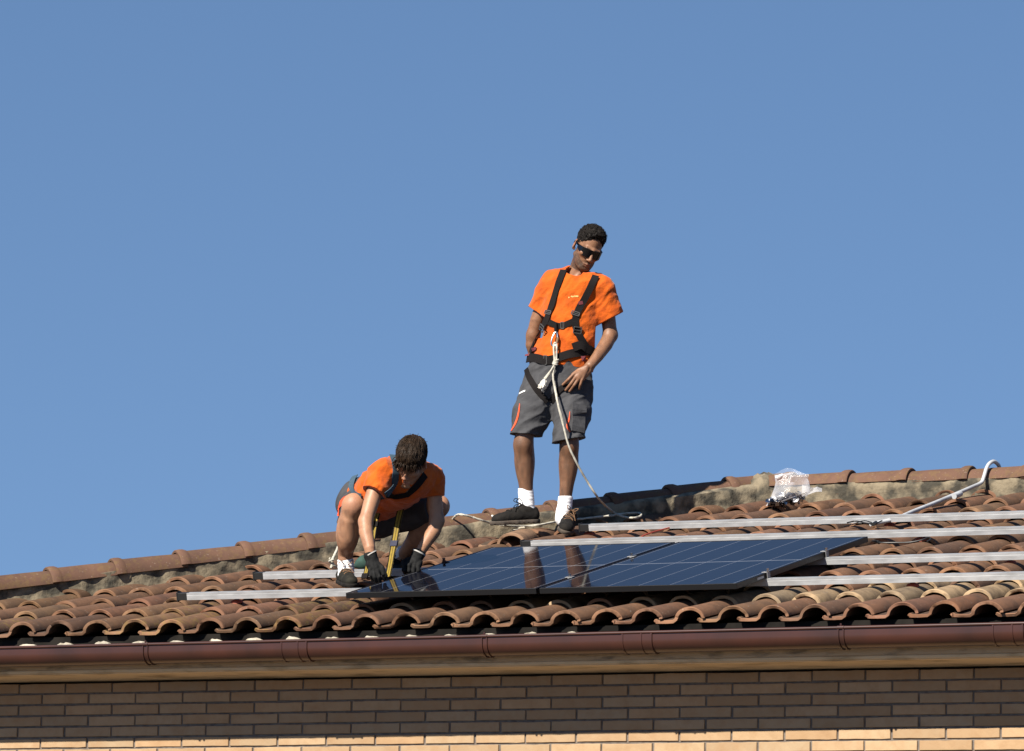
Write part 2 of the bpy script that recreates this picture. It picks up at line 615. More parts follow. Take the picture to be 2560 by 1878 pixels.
def tile_colour(x, s, row):
    t = rng.uniform(0.82, 1.15)
    c = np.array([0.118, 0.061, 0.034]) * t
    c += rng.normal(0, 0.0035, 3) * np.array([1, .5, .3])
    a = 0.0
    if row in (1, 2) and 1.0 < x < 6.5 and rng.random() < (0.62 if x > 3.6 else 0.4):
        c = np.array([0.245, 0.172, 0.100]) * rng.uniform(0.8, 1.1)
    if rng.random() < 0.12:
        c = c * np.array([0.72, 0.75, 0.8])
    if row == 0 and rng.random() < 0.13:
        a = 0.9
    if row in (0, 1) and x < 1.6 and rng.random() < .3:
        a = max(a, .25)
    return (*np.clip(c, 0.02, 1), a)


def clip_tile(o, planes):
    me = o.data.copy()
    bm = bmesh.new(); bm.from_mesh(me)
    inv = o.matrix_world.inverted()
    for co, no in planes:
        lc = inv @ Vector(co)
        ln = (inv.to_3x3() @ Vector(no)).normalized()
        bmesh.ops.bisect_plane(bm, geom=bm.verts[:] + bm.edges[:] + bm.faces[:], plane_co=lc, plane_no=ln, clear_outer=True)
    n = len(bm.verts)
    bm.to_mesh(me); bm.free()
    o.data = me
    return n


hip_n = -EX * 1.0 * HIPK + U                       # points off the front slope, across the hip
hip_n /= np.linalg.norm(hip_n)
ntile = 0
rest_t = MB()
for row in range(0, 12):
    s = EAVE + EXPO * row
    for k in range(-9, 40):
        x = APEX0 + PER * k - 0.197
        if x + 0.2 < hip_x(s) - 0.02: continue
        if s > RIDGE_S - .08: continue
        jitter = (rng.normal(0, .0030), rng.normal(0, .008), rng.normal(0, .0012))
        inview = -0.75 - 0.25 * 0 < x < 6.15 - s * 0.33
        base = RP(x + jitter[0], s + jitter[1], -0.080 + jitter[2])
        if inview or (x < 1.0 and x > -0.9):
            o = bpy.data.objects.new('roof_tile', TILES[rng.integers(len(TILES))])
            rz = rng.normal(0, 0.015)
            mw = roofmat(base) @ Matrix.Rotation(rz, 4, 'Z') @ Matrix.Rotation(rng.normal(0, .006), 4, 'Y') @ Matrix.Rotation(rng.normal(0, .004), 4, 'X')
            link(o, roof)
            o.matrix_world = mw
            o.color = tile_colour(x, s, row)
            planes = []
            if hip_s(x - 0.02) < s + 0.52:
                planes.append((RP(HIP0[0], HIP0[1]), hip_n))
            if s + 0.48 > RIDGE_S:
                planes.append((RP(0, RIDGE_S), U))
            if planes:
                bpy.context.view_layer.update()
                if clip_tile(o, planes) < 4:
                    bpy.data.objects.remove(o)
                    continue
            ntile += 1
        else:
            if x < hip_x(s + .45): continue
            me = TILES[0]
            rest_t.add([RR @ np.array(v.co) + base for v in me.vertices], [tuple(p.vertices) for p in me.polygons])
print('tiles', ntile)
rt = rest_t.build('further_roof_tiles', M_TILE, roof, True, 42)
rt.color = (0.116, 0.064, 0.039, 0)
tag(rt, kind='stuff')

# pale half-moons standing in for sun patches on the fascia under the barrels
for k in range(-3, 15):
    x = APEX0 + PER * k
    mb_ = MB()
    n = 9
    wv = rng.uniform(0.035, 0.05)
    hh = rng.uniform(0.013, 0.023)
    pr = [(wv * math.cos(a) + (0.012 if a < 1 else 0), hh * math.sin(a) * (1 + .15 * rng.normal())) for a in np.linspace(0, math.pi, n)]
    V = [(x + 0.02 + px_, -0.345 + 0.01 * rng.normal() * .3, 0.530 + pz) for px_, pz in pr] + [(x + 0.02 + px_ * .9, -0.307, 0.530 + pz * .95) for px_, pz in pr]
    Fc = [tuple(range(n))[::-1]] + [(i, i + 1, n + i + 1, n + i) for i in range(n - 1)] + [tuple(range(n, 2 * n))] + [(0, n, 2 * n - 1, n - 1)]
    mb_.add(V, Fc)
    mb_.build('sun_patch_lump', M_SUNPATCH_CHIP, roof, True, 50)


# bedding mortar and caps along the hip and the ridge
def vnoise(P, seed=0):
    """value noise, P (n,3) -> (n,) in -1..1"""
    P = np.asarray(P, dtype=np.float64)
    i = np.floor(P).astype(np.int64)
    f = P - i
    f = f * f * (3 - 2 * f)

    def h(a, b, c):
        q = (a * 374761393 + b * 668265263 + c * 2147483647 + seed * 974711) & 0xffffffff
        q = ((q ^ (q >> 13)) * 1274126177) & 0xffffffff
        return ((q ^ (q >> 16)) & 0xffff) / 32767.5 - 1
    out = 0
    for dx in (0, 1):
        for dy in (0, 1):
            for dz in (0, 1):
                wgt = (f[..., 0] if dx else 1 - f[..., 0]) * (f[..., 1] if dy else 1 - f[..., 1]) * (f[..., 2] if dz else 1 - f[..., 2])
                out = out + wgt * h(i[..., 0] + dx, i[..., 1] + dy, i[..., 2] + dz)
    return out


def bed(a, b, side, name, o0=0.0, o1=0.0):
    """mortar bank between a and b (on the crest plane), its front on the side of vector 'side'"""
    L_ = np.linalg.norm(b - a)
    n = int(L_ / 0.02)
    prof = [(0.115, -0.075), (0.105, -0.03), (0.10, 0.0), (0.097, 0.03), (0.088, 0.062), (0.05, 0.075), (-0.05, 0.075), (-0.09, 0.05), (-0.12, -0.09)]
    V, Fc = [], []
    m_ = len(prof)
    for i in range(n + 1):
        c = a + (b - a) * i / n
        for j, (q, h) in enumerate(prof):
            p = c + side * (q + (o0 + (o1 - o0) * i / n if q > .04 else 0)) + NR * h
            nz = vnoise(np.array([p]) * 14, 3)[0] * .010 + vnoise(np.array([p]) * 45, 5)[0] * .005
            V.append(p + side * nz)
    for i in range(n):
        for j in range(m_ - 1):
            Fc.append((i * m_ + j, i * m_ + j + 1, (i + 1) * m_ + j + 1, (i + 1) * m_ + j))
    Fc += [tuple(range(m_))[::-1], tuple(n * m_ + j for j in range(m_))]
    o = mesh(name, [tuple(v) for v in V], Fc, M_RIDGE_MORTAR, roof, True, 60)
    return o


hip_dir = EX + U * HIPK
hip_dir /= np.linalg.norm(hip_dir)
h_lo = RP(hip_x(EAVE), EAVE)
h_hi = RP(hip_x(RIDGE_S), RIDGE_S)
bed(h_lo, h_hi + hip_dir * .02, -hip_n, 'hip_mortar', -0.050, 0.03)
bed(h_hi + EX * -.02, RP(ER, RIDGE_S), -U, 'ridge_mortar')


def cap_mesh():
    V, Fc = [], []
    st = [(0.0, 0.008), (0.005, 0.012), (0.025, 0.0135), (0.045, 0.012), (0.058, 0.007), (0.070, 0.001), (0.25, -0.001), (0.43, -0.006)]
    angs = np.radians(np.linspace(-66, 66, 17))
    n = len(angs)
    for lay in (0, 1):
        for y, dr in st:
            for a in angs:
                r_ = 0.100 + dr - (0.012 if lay else 0)
                V.append((r_ * math.sin(a), y, r_ * math.cos(a) - 0.100))
    m_ = len(st)
    for lay in (0, 1):
        for i in range(m_ - 1):
            for k in range(n - 1):
                a = lay * m_ * n + i * n + k
                Fc.append((a, a + 1, a + n + 1, a + n) if lay == 0 else (a, a + n, a + n + 1, a + 1))
    o2 = m_ * n
    for k in range(n - 1):
        Fc.append((k, o2 + k, o2 + k + 1, k + 1))
        e = (m_ - 1) * n
        Fc.append((e + k, e + k + 1, o2 + e + k + 1, o2 + e + k))
    for i in range(m_ - 1):
        Fc.append((i * n, (i + 1) * n, o2 + (i + 1) * n, o2 + i * n))
        q = n - 1
        Fc.append((i * n + q, o2 + i * n + q, o2 + (i + 1) * n + q, (i + 1) * n + q))
    me = bpy.data.meshes.new('ridge_cap')
    me.from_pydata(V, [], Fc)
    me.shade_smooth()
    me.set_sharp_from_angle(angle=math.radians(50))
    me.materials.append(M_CAP)
    return me


CAPM = cap_mesh()


def place_cap(p, along, up, name):
    y = along / np.linalg.norm(along)
    x = np.cross(y, up); x /= np.linalg.norm(x)
    z = np.cross(x, y)
    mw = Matrix.Identity(4)
    for i in range(3):
        mw[i][0], mw[i][1], mw[i][2], mw[i][3] = x[i], y[i], z[i], p[i]
    o = bpy.data.objects.new(name, CAPM)
    link(o, roof)
    o.matrix_world = mw @ Matrix.Rotation(rng.normal(0, .012), 4, 'Z') @ Matrix.Rotation(rng.normal(0, .03), 4, 'Y')
    t = rng.uniform(0.85, 1.12)
    o.color = (0.108 * t, 0.057 * t, 0.037 * t, 0.12)
    return o


CAPH = 0.115
hip_up = NR - hip_n * 0.12
i = 0
start = RP(HIP0[0], HIP0[1], CAPH)
smax = np.linalg.norm(h_hi - RP(HIP0[0], HIP0[1]))
for q in range(-4, 12):
    d_ = q * 0.388 - 0.005
    if d_ > smax - .15: break
    place_cap(start + hip_dir * d_, hip_dir + NR * -0.012, hip_up, 'hip_cap')
for x in [2.585, 2.967] + [3.349 + .382 * k for k in range(-0, 16)]:
    place_cap(RP(x, RIDGE_S, CAPH), -EX + NR * -0.012, np.array([0, 0, 1.0]) * .3 + NR * .7, 'ridge_cap')
# cement collar where hip and ridge meet
mbk = MB()
cpt = RP(hip_x(RIDGE_S) + 0.03, RIDGE_S - 0.005, 0.0)
V, Fc = [], []
for j, (dz, rr_) in enumerate(((-0.07, .16), (0.02, .145), (0.07, .125), (0.105, .09), (0.122, .04))):
    for k in range(16):
        a = 2 * math.pi * k / 16
        p = cpt + EX * math.cos(a) * rr_ * 0.75 + U * math.sin(a) * rr_ + NR * dz
        V.append(p + NR * 0.006 * rng.normal() * (j > 0))
for j in range(4):
    for k in range(16):
        Fc.append((j * 16 + k, j * 16 + (k + 1) % 16, (j + 1) * 16 + (k + 1) % 16, (j + 1) * 16 + k))
Fc.append(tuple(4 * 16 + k for k in range(16)))
mbk.add(V, Fc)
mbk.build('cement_collar', M_RIDGE_MORTAR, roof, True, 70)

# ------------------------------------------------------------------ solar panels
def glass_material():
    m = bpy.data.materials.new('solar_cells_under_glass')
    m.use_nodes = True
    n, l = m.node_tree.nodes, m.node_tree.links
    b = n['Principled BSDF']
    b.inputs['Roughness'].default_value = 0.045
    b.inputs['IOR'].default_value = 1.11
    tc = n.new('ShaderNodeTexCoord')
    sp = n.new('ShaderNodeSeparateXYZ')
    l.new(tc.outputs['Object'], sp.inputs['Vector'])

    def line(out, period, width, offset=0.0):
        a = n.new('ShaderNodeMath'); a.operation = 'ADD'; a.inputs[1].default_value = offset + width / 2
        l.new(out, a.inputs[0])
        q = n.new('ShaderNodeMath'); q.operation = 'FLOORED_MODULO'; q.inputs[1].default_value = period
        l.new(a.outputs[0], q.inputs[0])
        t = n.new('ShaderNodeMath'); t.operation = 'LESS_THAN'; t.inputs[1].default_value = width
        l.new(q.outputs[0], t.inputs[0])
        return t.outputs[0]
    c = mixnode(n, l, (0.004, 0.0045, 0.008), (0.0065, 0.007, 0.012), noise(n, l, tc.outputs['Object'], 3.0))
    cw = (PW - 0.05) / 6
    c = mixnode(n, l, c, (0.0009, 0.0009, 0.001), line(sp.outputs['Y'], (PL - .06) / 18, 0.006, -.03 + 10))
    c = mixnode(n, l, c, (0.13, 0.135, 0.15), line(sp.outputs['X'], cw, 0.0042, -0.025 + cw * 10))
    ab = n.new('ShaderNodeMath'); ab.operation = 'SUBTRACT'; ab.inputs[1].default_value = PL / 2
    l.new(sp.outputs['Y'], ab.inputs[0])
    ab2 = n.new('ShaderNodeMath'); ab2.operation = 'ABSOLUTE'; l.new(ab.outputs[0], ab2.inputs[0])
    lt = n.new('ShaderNodeMath'); lt.operation = 'LESS_THAN'; lt.inputs[1].default_value = 0.007
    l.new(ab2.outputs[0], lt.inputs[0])
    c = mixnode(n, l, c, (0.16, 0.17, 0.19), lt.outputs[0])
    l.new(c, b.inputs['Base Color'])
    ro_ = ramp(n, l, noise(n, l, tc.outputs['Object'], 7.0, 6, .6), .35, .7, .03, .075)
    l.new(ro_, b.inputs['Roughness'])
    st = n.new('ShaderNodeMath'); st.operation = 'MULTIPLY_ADD'; st.inputs[1].default_value = -.17; st.inputs[2].default_value = .5
    l.new(line(sp.outputs['Y'], (PL - .06) / 36, 0.016, -.03 + 10), st.inputs[0])
    l.new(st.outputs[0], b.inputs['Specular IOR Level'])
    return m


M_GLASS = glass_material()


def panel(x0, label):
    t = empty('solar_panel', matrix=roofmat(RP(x0, 0, 0, 0)))
    tag(t, label, 'solar panel', 'black solar panels on the roof')
    fr = MB()
    wdt = 0.011
    fr.box((PW / 2, wdt / 2, -FH / 2), (PW, wdt, FH), bev=.0012)
    fr.box((PW / 2, PL - wdt / 2, -FH / 2), (PW, wdt, FH), bev=.0012)
    fr.box((wdt / 2, PL / 2, -FH / 2), (wdt, PL - 2 * wdt, FH), bev=.0012)
    fr.box((PW - wdt / 2, PL / 2, -FH / 2), (wdt, PL - 2 * wdt, FH), bev=.0012)
    f = fr.build('frame', M_FRAME, t)
    gl = MB()
    gl.box((PW / 2, PL / 2, -0.0035), (PW - 2 * wdt - .001, PL - 2 * wdt - .001, 0.004))
    gl.build('cell_glass', M_GLASS, t)
    bk_ = MB()
    bk_.box((PW / 2, PL * .5, -0.0165), (0.10, 0.06, 0.02))
    bk_.build('junction_box', M_BLACKPL, t)
    return t


pa = panel(PX0, 'left solar panel, the one the squatting man holds by its edge')
pb = panel(PX0 + PW + .02, 'right solar panel, its free edge clamped to two bare rails')
stk = MB(); stk.box((PW + .0008, 0.30, -0.016), (0.0016, 0.08, 0.012))
stk.build('sticker', mat('pale_sticker', (0.6, 0.6, 0.58), .6), pb)

# ------------------------------------------------------------------ rails
RH, RW = 0.038, 0.04


def rail(x0, x1, s, label, bolts, cap=True):
    t = empty('mounting_rail', matrix=roofmat(RP(x0, s, 0, -FH)))
    tag(t, label, 'mounting rail', 'aluminium mounting rails across the roof')
    L_ = x1 - x0
    # C-section: base, two sides, two lips with an open slot on top, a groove along the front
    prof = [(-RW / 2, -RH), (RW / 2, -RH), (RW / 2, 0), (0.007, 0), (0.007, -0.004), (RW / 2 - .004, -0.004), (RW / 2 - .004, -RH + .012),
            (-RW / 2 + .004, -RH + .012), (-RW / 2 + .004, -0.004), (-0.007, -0.004), (-0.007, 0), (-RW / 2, 0), (-RW / 2, -.010), (-RW / 2 + .0015, -.0115), (-RW / 2, -.013)]
    n = len(prof)
    V = [(xx, y, z) for xx in (0, L_) for y, z in prof]
    Fc = [(k, (k + 1) % n, n + (k + 1) % n, n + k) for k in range(n)] + [tuple(range(n))[::-1], tuple(range(n, 2 * n))]
    o = mesh('bar', V, Fc, M_ALU, t)
    bm = bmesh.new(); bm.from_mesh(o.data); bmesh.ops.recalc_face_normals(bm, faces=bm.faces[:]); bm.to_mesh(o.data); bm.free()
    if cap:
        e = MB(); e.box((-0.004, 0, -RH / 2), (0.008, RW + .006, RH + .012), bev=.001)
        e.box((0.028, 0, -RH / 2), (0.056, RW + .004, RH + .001), bev=.001)
        e.build('end_cap', M_BLACKPL, t)
    for bx in bolts:
        kk = round((bx - APEX0) / PER)
        lx = APEX0 + PER * kk - x0
        b = MB()
        b.tube([(lx, 0.03, -0.062), (lx, 0.03, -0.002)], .005, 8)
        b.tube([(lx, 0.03, -0.034), (lx, 0.03, -0.028)], .010, 6)
        b.box((lx, 0.0225, -RH + .002), (0.03, 0.045, 0.004))
        h = b.build('hanger_bolt', M_RUST, t, True)
        q = MB()
        q.tube([(0, 0, -.018), (0, 0, -.004), (0, 0, .002), (0, 0, .009)], [0.036, 0.030, .012, .007], 14)
        so = q.build('rubber_seal', M_SEAL, h, True, 50)
        so.location = (lx, 0.03, -CREST * -1 + FH - 0.002 - 0.0)
        so.location = (lx, 0.03, CREST + FH - 0.004)
    return t


rail(0.684, 7.4, 0.385, 'lowest long rail, passing beneath both panels above the eave tiles', (0.98, 4.95, 5.9, 6.6))
rail(0.735, 7.4, 1.150, 'second rail from the eave, passing behind the squatting man\'s feet', (1.45, 5.25, 6.4))
rail(1.884, 7.4, 2.20, 'bare rail just above the top edges of the panels', (4.35, 5.9))
rail(1.925, 7.4, 2.87, 'uppermost rail, starting beside the standing man\'s shoe', (2.05, 3.75, 5.4))


# clamps on panel edges
def clamp(x, s, label, mm=M_STEEL, endc=None):
    t = empty('panel_clamp', matrix=roofmat(RP(x, s, 0, 0)))
    tag(t, label, 'clamp', 'metal clamps holding the panel edges')
    a = MB()
    if endc:
        a.box((endc * -.008, 0, .0022), (0.03, 0.036, 0.004), bev=.001)
        a.box((endc * .009, 0, -.016), (0.004, 0.036, 0.034), bev=.001)
        a.box((endc * .017, 0, -.031), (0.02, 0.036, 0.004), bev=.001)
        bx = endc * .004
    else:
        a.box((0, 0, .0024), (0.042, 0.036, 0.004), bev=.001)
        a.box((0, 0, -.014), (0.012, 0.036, 0.03), bev=.001)
        bx = 0
    a.build('bracket', M_CLAMP if mm is M_STEEL else mm, t)
    b = MB()
    b.tube([(bx, 0, .004), (bx, 0, .009)], .0105, 12)
    b.tube([(bx, 0, .009), (bx, 0, .020)], .0065, 8)
    b.tube([(bx, 0, .014), (bx, 0, .022)], .0085, 6)
    b.build('bolt', mm, t, True)
    return t


xm = PX0 + PW + .01
clamp(xm, 0.385, 'steel clamp between the two panels, the one nearer the eave')
clamp(xm, 1.150, 'steel clamp between the two panels, the one further up the slope')
xe = PX0 + 2 * PW + .02
clamp(xe, 0.385, 'steel end clamp where the lowest rail comes out from under the right panel', endc=1)
clamp(xe, 1.150, 'steel end clamp where the second rail comes out from under the right panel', endc=1)
clamp(PX0, 1.150, 'dark loose clamp on the outer edge of the left panel, beside the gloved hand', M_RUST, endc=-1)

# ------------------------------------------------------------------ figures: volumes blended and meshed as one surface
M_SKIN_TAN = None


class Field:
    def __init__(s, lo, hi, res):
        s.lo = np.array(lo, float)
        s.res = res
        n = np.ceil((np.array(hi) - s.lo) / res).astype(int) + 1
        s.ax = [(s.lo[i] + res * np.arange(n[i])).astype(np.float32) for i in range(3)]
        s.v = np.full(tuple(n), 0.3, np.float32)

    def blk(s, lo, hi):
        sl = []
        for i in range(3):
            a = max(0, int((lo[i] - s.lo[i]) / s.res))
            b = min(len(s.ax[i]), int((hi[i] - s.lo[i]) / s.res) + 2)
            sl.append(slice(a, max(a, b)))
        return tuple(sl), s.ax[0][sl[0]][:, None, None], s.ax[1][sl[1]][None, :, None], s.ax[2][sl[2]][None, None, :]

    def add(s, prim, k=0.02):
        lo, hi, fn = prim
        mg = k + 4 * s.res + 0.012
        sl, X, Y, Z = s.blk(lo - mg, hi + mg)
        if s.v[sl].size == 0: return s
        d = fn(X, Y, Z).astype(np.float32)
        a = s.v[sl]
        h = np.maximum(k - np.abs(a - d), 0) / k
        s.v[sl] = np.minimum(a, d) - h * h * k * 0.25
        return s

    def sub(s, prim, k=0.008):
        lo, hi, fn = prim
        mg = k + 2 * s.res
        sl, X, Y, Z = s.blk(lo - mg, hi + mg)
        if s.v[sl].size == 0: return s
        d = -fn(X, Y, Z).astype(np.float32)
        a = s.v[sl]
        h = np.maximum(k - np.abs(a - d), 0) / k
        s.v[sl] = np.maximum(a, d) + h * h * k * 0.25
        return s

    def cut(s, c, n, lo=None, hi=None):
        """keep the side the normal points away from, inside the box lo..hi"""
        c = np.array(c, float); n = np.array(n, float); n /= np.linalg.norm(n)
        lo = s.lo - 1 if lo is None else np.array(lo)
        hi = s.lo + 99 if hi is None else np.array(hi)
        sl, X, Y, Z = s.blk(lo, hi)
        d = ((X - c[0]) * n[0] + (Y - c[1]) * n[1] + (Z - c[2]) * n[2]).astype(np.float32)
        s.v[sl] = np.maximum(s.v[sl], d)
        return s

    def warp(s, fn, band=0.03):
        idx = np.argwhere(np.abs(s.v) < band)
        P = s.lo + idx * s.res
        s.v[tuple(idx.T)] += fn(P).astype(np.float32)
        return s

    def sample(s, P):
        P = np.atleast_2d(P)
        q = (P - s.lo) / s.res
        n = np.array(s.v.shape)
        q = np.clip(q, 0, n - 1.001)
        i = np.floor(q).astype(int)
        f = q - i
        o = 0
        for dx in (0, 1):
            for dy in (0, 1):
                for dz in (0, 1):
                    wgt = (f[:, 0] if dx else 1 - f[:, 0]) * (f[:, 1] if dy else 1 - f[:, 1]) * (f[:, 2] if dz else 1 - f[:, 2])
                    o = o + wgt * s.v[i[:, 0] + dx, i[:, 1] + dy, i[:, 2] + dz]
        return o

    def grad(s, P):
        P = np.atleast_2d(P)
        e = s.res * 1.5
        g_ = np.stack([s.sample(P + d) - s.sample(P - d) for d in np.eye(3) * e], 1)
        return g_ / (np.linalg.norm(g_, axis=1)[:, None] + 1e-9)

    def nets(s):
        v = s.v
        ins = v < 0
        c8 = np.zeros(tuple(k - 1 for k in v.shape), np.uint8)
        for dx in (0, 1):
            for dy in (0, 1):
                for dz in (0, 1):
                    c8 += ins[dx:v.shape[0] - 1 + dx, dy:v.shape[1] - 1 + dy, dz:v.shape[2] - 1 + dz]
        act = (c8 > 0) & (c8 < 8)
        idx = np.argwhere(act)
        ids = np.full(act.shape, -1, np.int32)
        ids[tuple(idx.T)] = np.arange(len(idx))
        pos = np.zeros((len(idx), 3)); cnt = np.zeros(len(idx))
        cs = [(a, b, c) for a in (0, 1) for b in (0, 1) for c in (0, 1)]
        for a in cs:
            for ax in range(3):
                if a[ax] == 1: continue
                b = list(a); b[ax] = 1
                va = v[tuple((idx + a).T)]; vb = v[tuple((idx + b).T)]
                cr = (va < 0) != (vb < 0)
                t = np.where(cr, va / np.where(cr, va - vb, 1), 0)
                p = np.array(a, float)[None] + t[:, None] * np.eye(3)[ax][None]
                pos += p * cr[:, None]; cnt += cr
        V = s.lo + s.res * (idx + pos / cnt[:, None])
        Q = []
        for ax in range(3):
            a1, a2 = (ax + 1) % 3, (ax + 2) % 3
            n = v.shape[ax]
            s0 = [slice(None)] * 3; s1 = [slice(None)] * 3
            s0[ax] = slice(0, n - 1); s1[ax] = slice(1, n)
            A, B = ins[tuple(s0)], ins[tuple(s1)]
            e = np.argwhere(A != B)
            ok = (e[:, a1] > 0) & (e[:, a2] > 0) & (e[:, a1] < v.shape[a1] - 1) & (e[:, a2] < v.shape[a2] - 1)
            e = e[ok]
            fl = A[tuple(e.T)]
            def cell(d1, d2):
                q = e.copy(); q[:, a1] += d1; q[:, a2] += d2
                return ids[tuple(q.T)]
            q = np.stack([cell(-1, -1), cell(0, -1), cell(0, 0), cell(-1, 0)], 1)
            q[~fl] = q[~fl][:, ::-1]
            Q.append(q)
        Q = np.vstack(Q)
        Q = Q[(Q >= 0).all(1)]
        return V, Q

    def build(s, name, m_, parent, attr=None):
        V, Q = s.nets()
        me = bpy.data.meshes.new(name)
        me.from_pydata(V, [], Q)
        me.materials.append(m_)
        if attr:
            for an, fn in attr.items():
                a_ = me.attributes.new(an, 'FLOAT', 'POINT')
                a_.data.foreach_set('value', fn(V).astype(np.float32))
        me.shade_smooth()
        return link(bpy.data.objects.new(name, me), parent)


def cone(a, b, ra, rb, sq=None):
    a = np.array(a, float); b = np.array(b, float)
    ba = b - a
    L2 = float(ba @ ba) + 1e-12
    r = max(ra, rb)
    lo, hi = np.minimum(a, b) - r, np.maximum(a, b) + r

    def fn(X, Y, Z):
        px, py, pz = X - a[0], Y - a[1], Z - a[2]
        bb = ba
        if sq is not None:
            n = np.array(sq[0], float); n /= np.linalg.norm(n)
            q = sq[1] - 1
            dn = (px * n[0] + py * n[1] + pz * n[2]) * q
            px, py, pz = px + dn * n[0], py + dn * n[1], pz + dn * n[2]
            bb = ba + n * (ba @ n) * q
        l2 = float(bb @ bb) + 1e-12
        t = np.clip((px * bb[0] + py * bb[1] + pz * bb[2]) / l2, 0, 1)
        d = np.sqrt((px - bb[0] * t) ** 2 + (py - bb[1] * t) ** 2 + (pz - bb[2] * t) ** 2)
        return d - (ra + (rb - ra) * t)
    return lo, hi, fn


def ell(c, r, R=None):
    c = np.array(c, float); r = np.array(r, float)
    R = np.eye(3) if R is None else R               # columns are the axes
    e = np.abs(R) @ r

    def fn(X, Y, Z):
        px, py, pz = X - c[0], Y - c[1], Z - c[2]
        u = [px * R[0, i] + py * R[1, i] + pz * R[2, i] for i in range(3)]
        k0 = np.sqrt(sum((u[i] / r[i]) ** 2 for i in range(3)))
        k1 = np.sqrt(sum((u[i] / r[i] ** 2) ** 2 for i in range(3))) + 1e-9
        return k0 * (k0 - 1) / k1
    return c - e, c + e, fn


def limb(f, pts, rads, k=0.02):
    cs = [cone(pts[i], pts[i + 1], rads[i], rads[i + 1]) for i in range(len(pts) - 1)]
    lo = np.min([c[0] for c in cs], 0); hi = np.max([c[1] for c in cs], 0)

    def fn(X, Y, Z):
        d = cs[0][2](X, Y, Z)
        for c in cs[1:]: d = np.minimum(d, c[2](X, Y, Z))
        return d
    f.add((lo, hi, fn), k)


FEX = np.array([AX[0][0], AX[0][1], 0]); FEX /= np.linalg.norm(FEX)
FEY = np.array([-FEX[1], FEX[0], 0])
FEZ = np.array([0, 0, 1.0])
FR = np.array([FEX, FEY, FEZ]).T                   # figure axes: right, away, up


class Fig:
    """a figure's own frame: x to the right, y away, z up, origin on the roof at its feet"""
    def __init__(s, O):
        s.O = np.array(O, float)
        s.c = FR.T @ (CAM - s.O)

    def L(s, nx, ny, dy=0.0):
        d = FR.T @ ray(nx, ny)
        return s.c + d * ((dy - s.c[1]) / d[1])

    def loc(s, P): return FR.T @ (np.array(P) - s.O)

    def hit(s, fields, nx, ny, back=False, start=1.2):
        d = FR.T @ ray(nx, ny)
        if back: d_ = -d
        else: d_ = d
        p = s.c + d * ((-start - s.c[1]) / d[1]) if not back else s.c + d * ((start - s.c[1]) / d[1])
        t = 0
        best, bp = 9, None
        while t < 2 * start:
            q = p + d_ * t
            vals = [float(f.sample(q)[0]) if np.all(q > f.lo) and np.all(q < f.lo + (np.array(f.v.shape) - 1) * f.res) else 0.3 for f in fields]
            m_ = min(vals)
            if m_ < best and m_ < .29: best, bp, bf = m_, q, fields[int(np.argmin(vals))]
            if m_ < 0.0005: break
            t += min(max(m_ * .7, .0015), .02)
        if bp is None: return None
        return bp, bf.grad(bp)[0], best


def figmat(O):
    m_ = Matrix.Identity(4)
    for i in range(3):
        for j in range(3): m_[i][j] = FR[i][j]
        m_[i][3] = O[i]
    return m_


def rot(ax, deg):
    return np.array(Matrix.Rotation(math.radians(deg), 3, ax))


def head(f, C, R, ears=True, nose=1.0):
    T = lambda p: C + R @ np.array(p, float)
    f.add(ell(T((0, .014, .045)), (.074, .094, .084), R), .02)
    f.add(ell(T((0, -.026, -.028)), (.061, .064, .084), R), .03)
    f.add(ell(T((0, -.030, -.072)), (.050, .052, .044), R), .025)
    f.add(cone(T((-.054, .0, -.055)), T((-.022, -.066, -.100)), .016, .017), .022)
    f.add(cone(T((.054, .0, -.055)), T((.022, -.066, -.100)), .016, .017), .022)
    f.add(ell(T((0, -.074, -.102)), (.021, .017, .017), R), .02)
    for sx in (-1, 1):
        f.add(ell(T((sx * .044, -.064, -.018)), (.022, .02, .018), R), .02)
    f.add(cone(T((-.04, -.076, .020)), T((0, -.086, .018)), .010, .011), .012)
    f.add(cone(T((.04, -.076, .020)), T((0, -.086, .018)), .010, .011), .012)
    for sx in (-1, 1):
        f.sub(ell(T((sx * .032, -.094, -.001)), (.016, .016, .011), R), .010)
        f.add(ell(T((sx * .031, -.073, -.002)), (.0125, .0125, .0115), R), .003)
        f.add(cone(T((sx * .018, -.083, .006)), T((sx * .044, -.074, .004)), .0035, .003), .003)
    f.add(cone(T((0, -.086, .012)), T((0, -.108 * nose, -.034)), .0075, .0105), .012)
    f.add(ell(T((0, -.106 * nose, -.038)), (.0105, .011, .0095), R), .006)
    for sx in (-1, 1):
        f.add(ell(T((sx * .012, -.096, -.041)), (.0085, .010, .0075), R), .006)
        f.sub(ell(T((sx * .007, -.102, -.0485)), (.004, .005, .003), R), .003)
    f.add(cone(T((-.020, -.083, -.071)), T((0, -.091, -.0690)), .0048, .0060), .007)
    f.add(cone(T((.020, -.083, -.071)), T((0, -.091, -.0690)), .0048, .0060), .007)
    f.add(cone(T((-.016, -.084, -.080)), T((.016, -.084, -.080)), .0065, .0065), .009)
    f.add(ell(T((0, -.087, -.080)), (.013, .006, .0055), R), .006)
    f.sub(cone(T((-.021, -.092, -.0755)), T((.021, -.092, -.0755)), .0022, .0022), .003)
    if ears:
        for sx in (-1, 1):
            Re = R @ rot('Z', sx * 28) @ rot('X', -12)
            c = T((sx * .079, .020, -.006))
            f.add(ell(c, (.0085, .020, .032), Re), .008)
            f.sub(ell(c + R @ np.array((sx * .009, -.005, .002)), (.006, .011, .017), Re), .005)
            f.add(ell(T((sx * .075, .010, -.030)), (.007, .010, .010), R), .006)


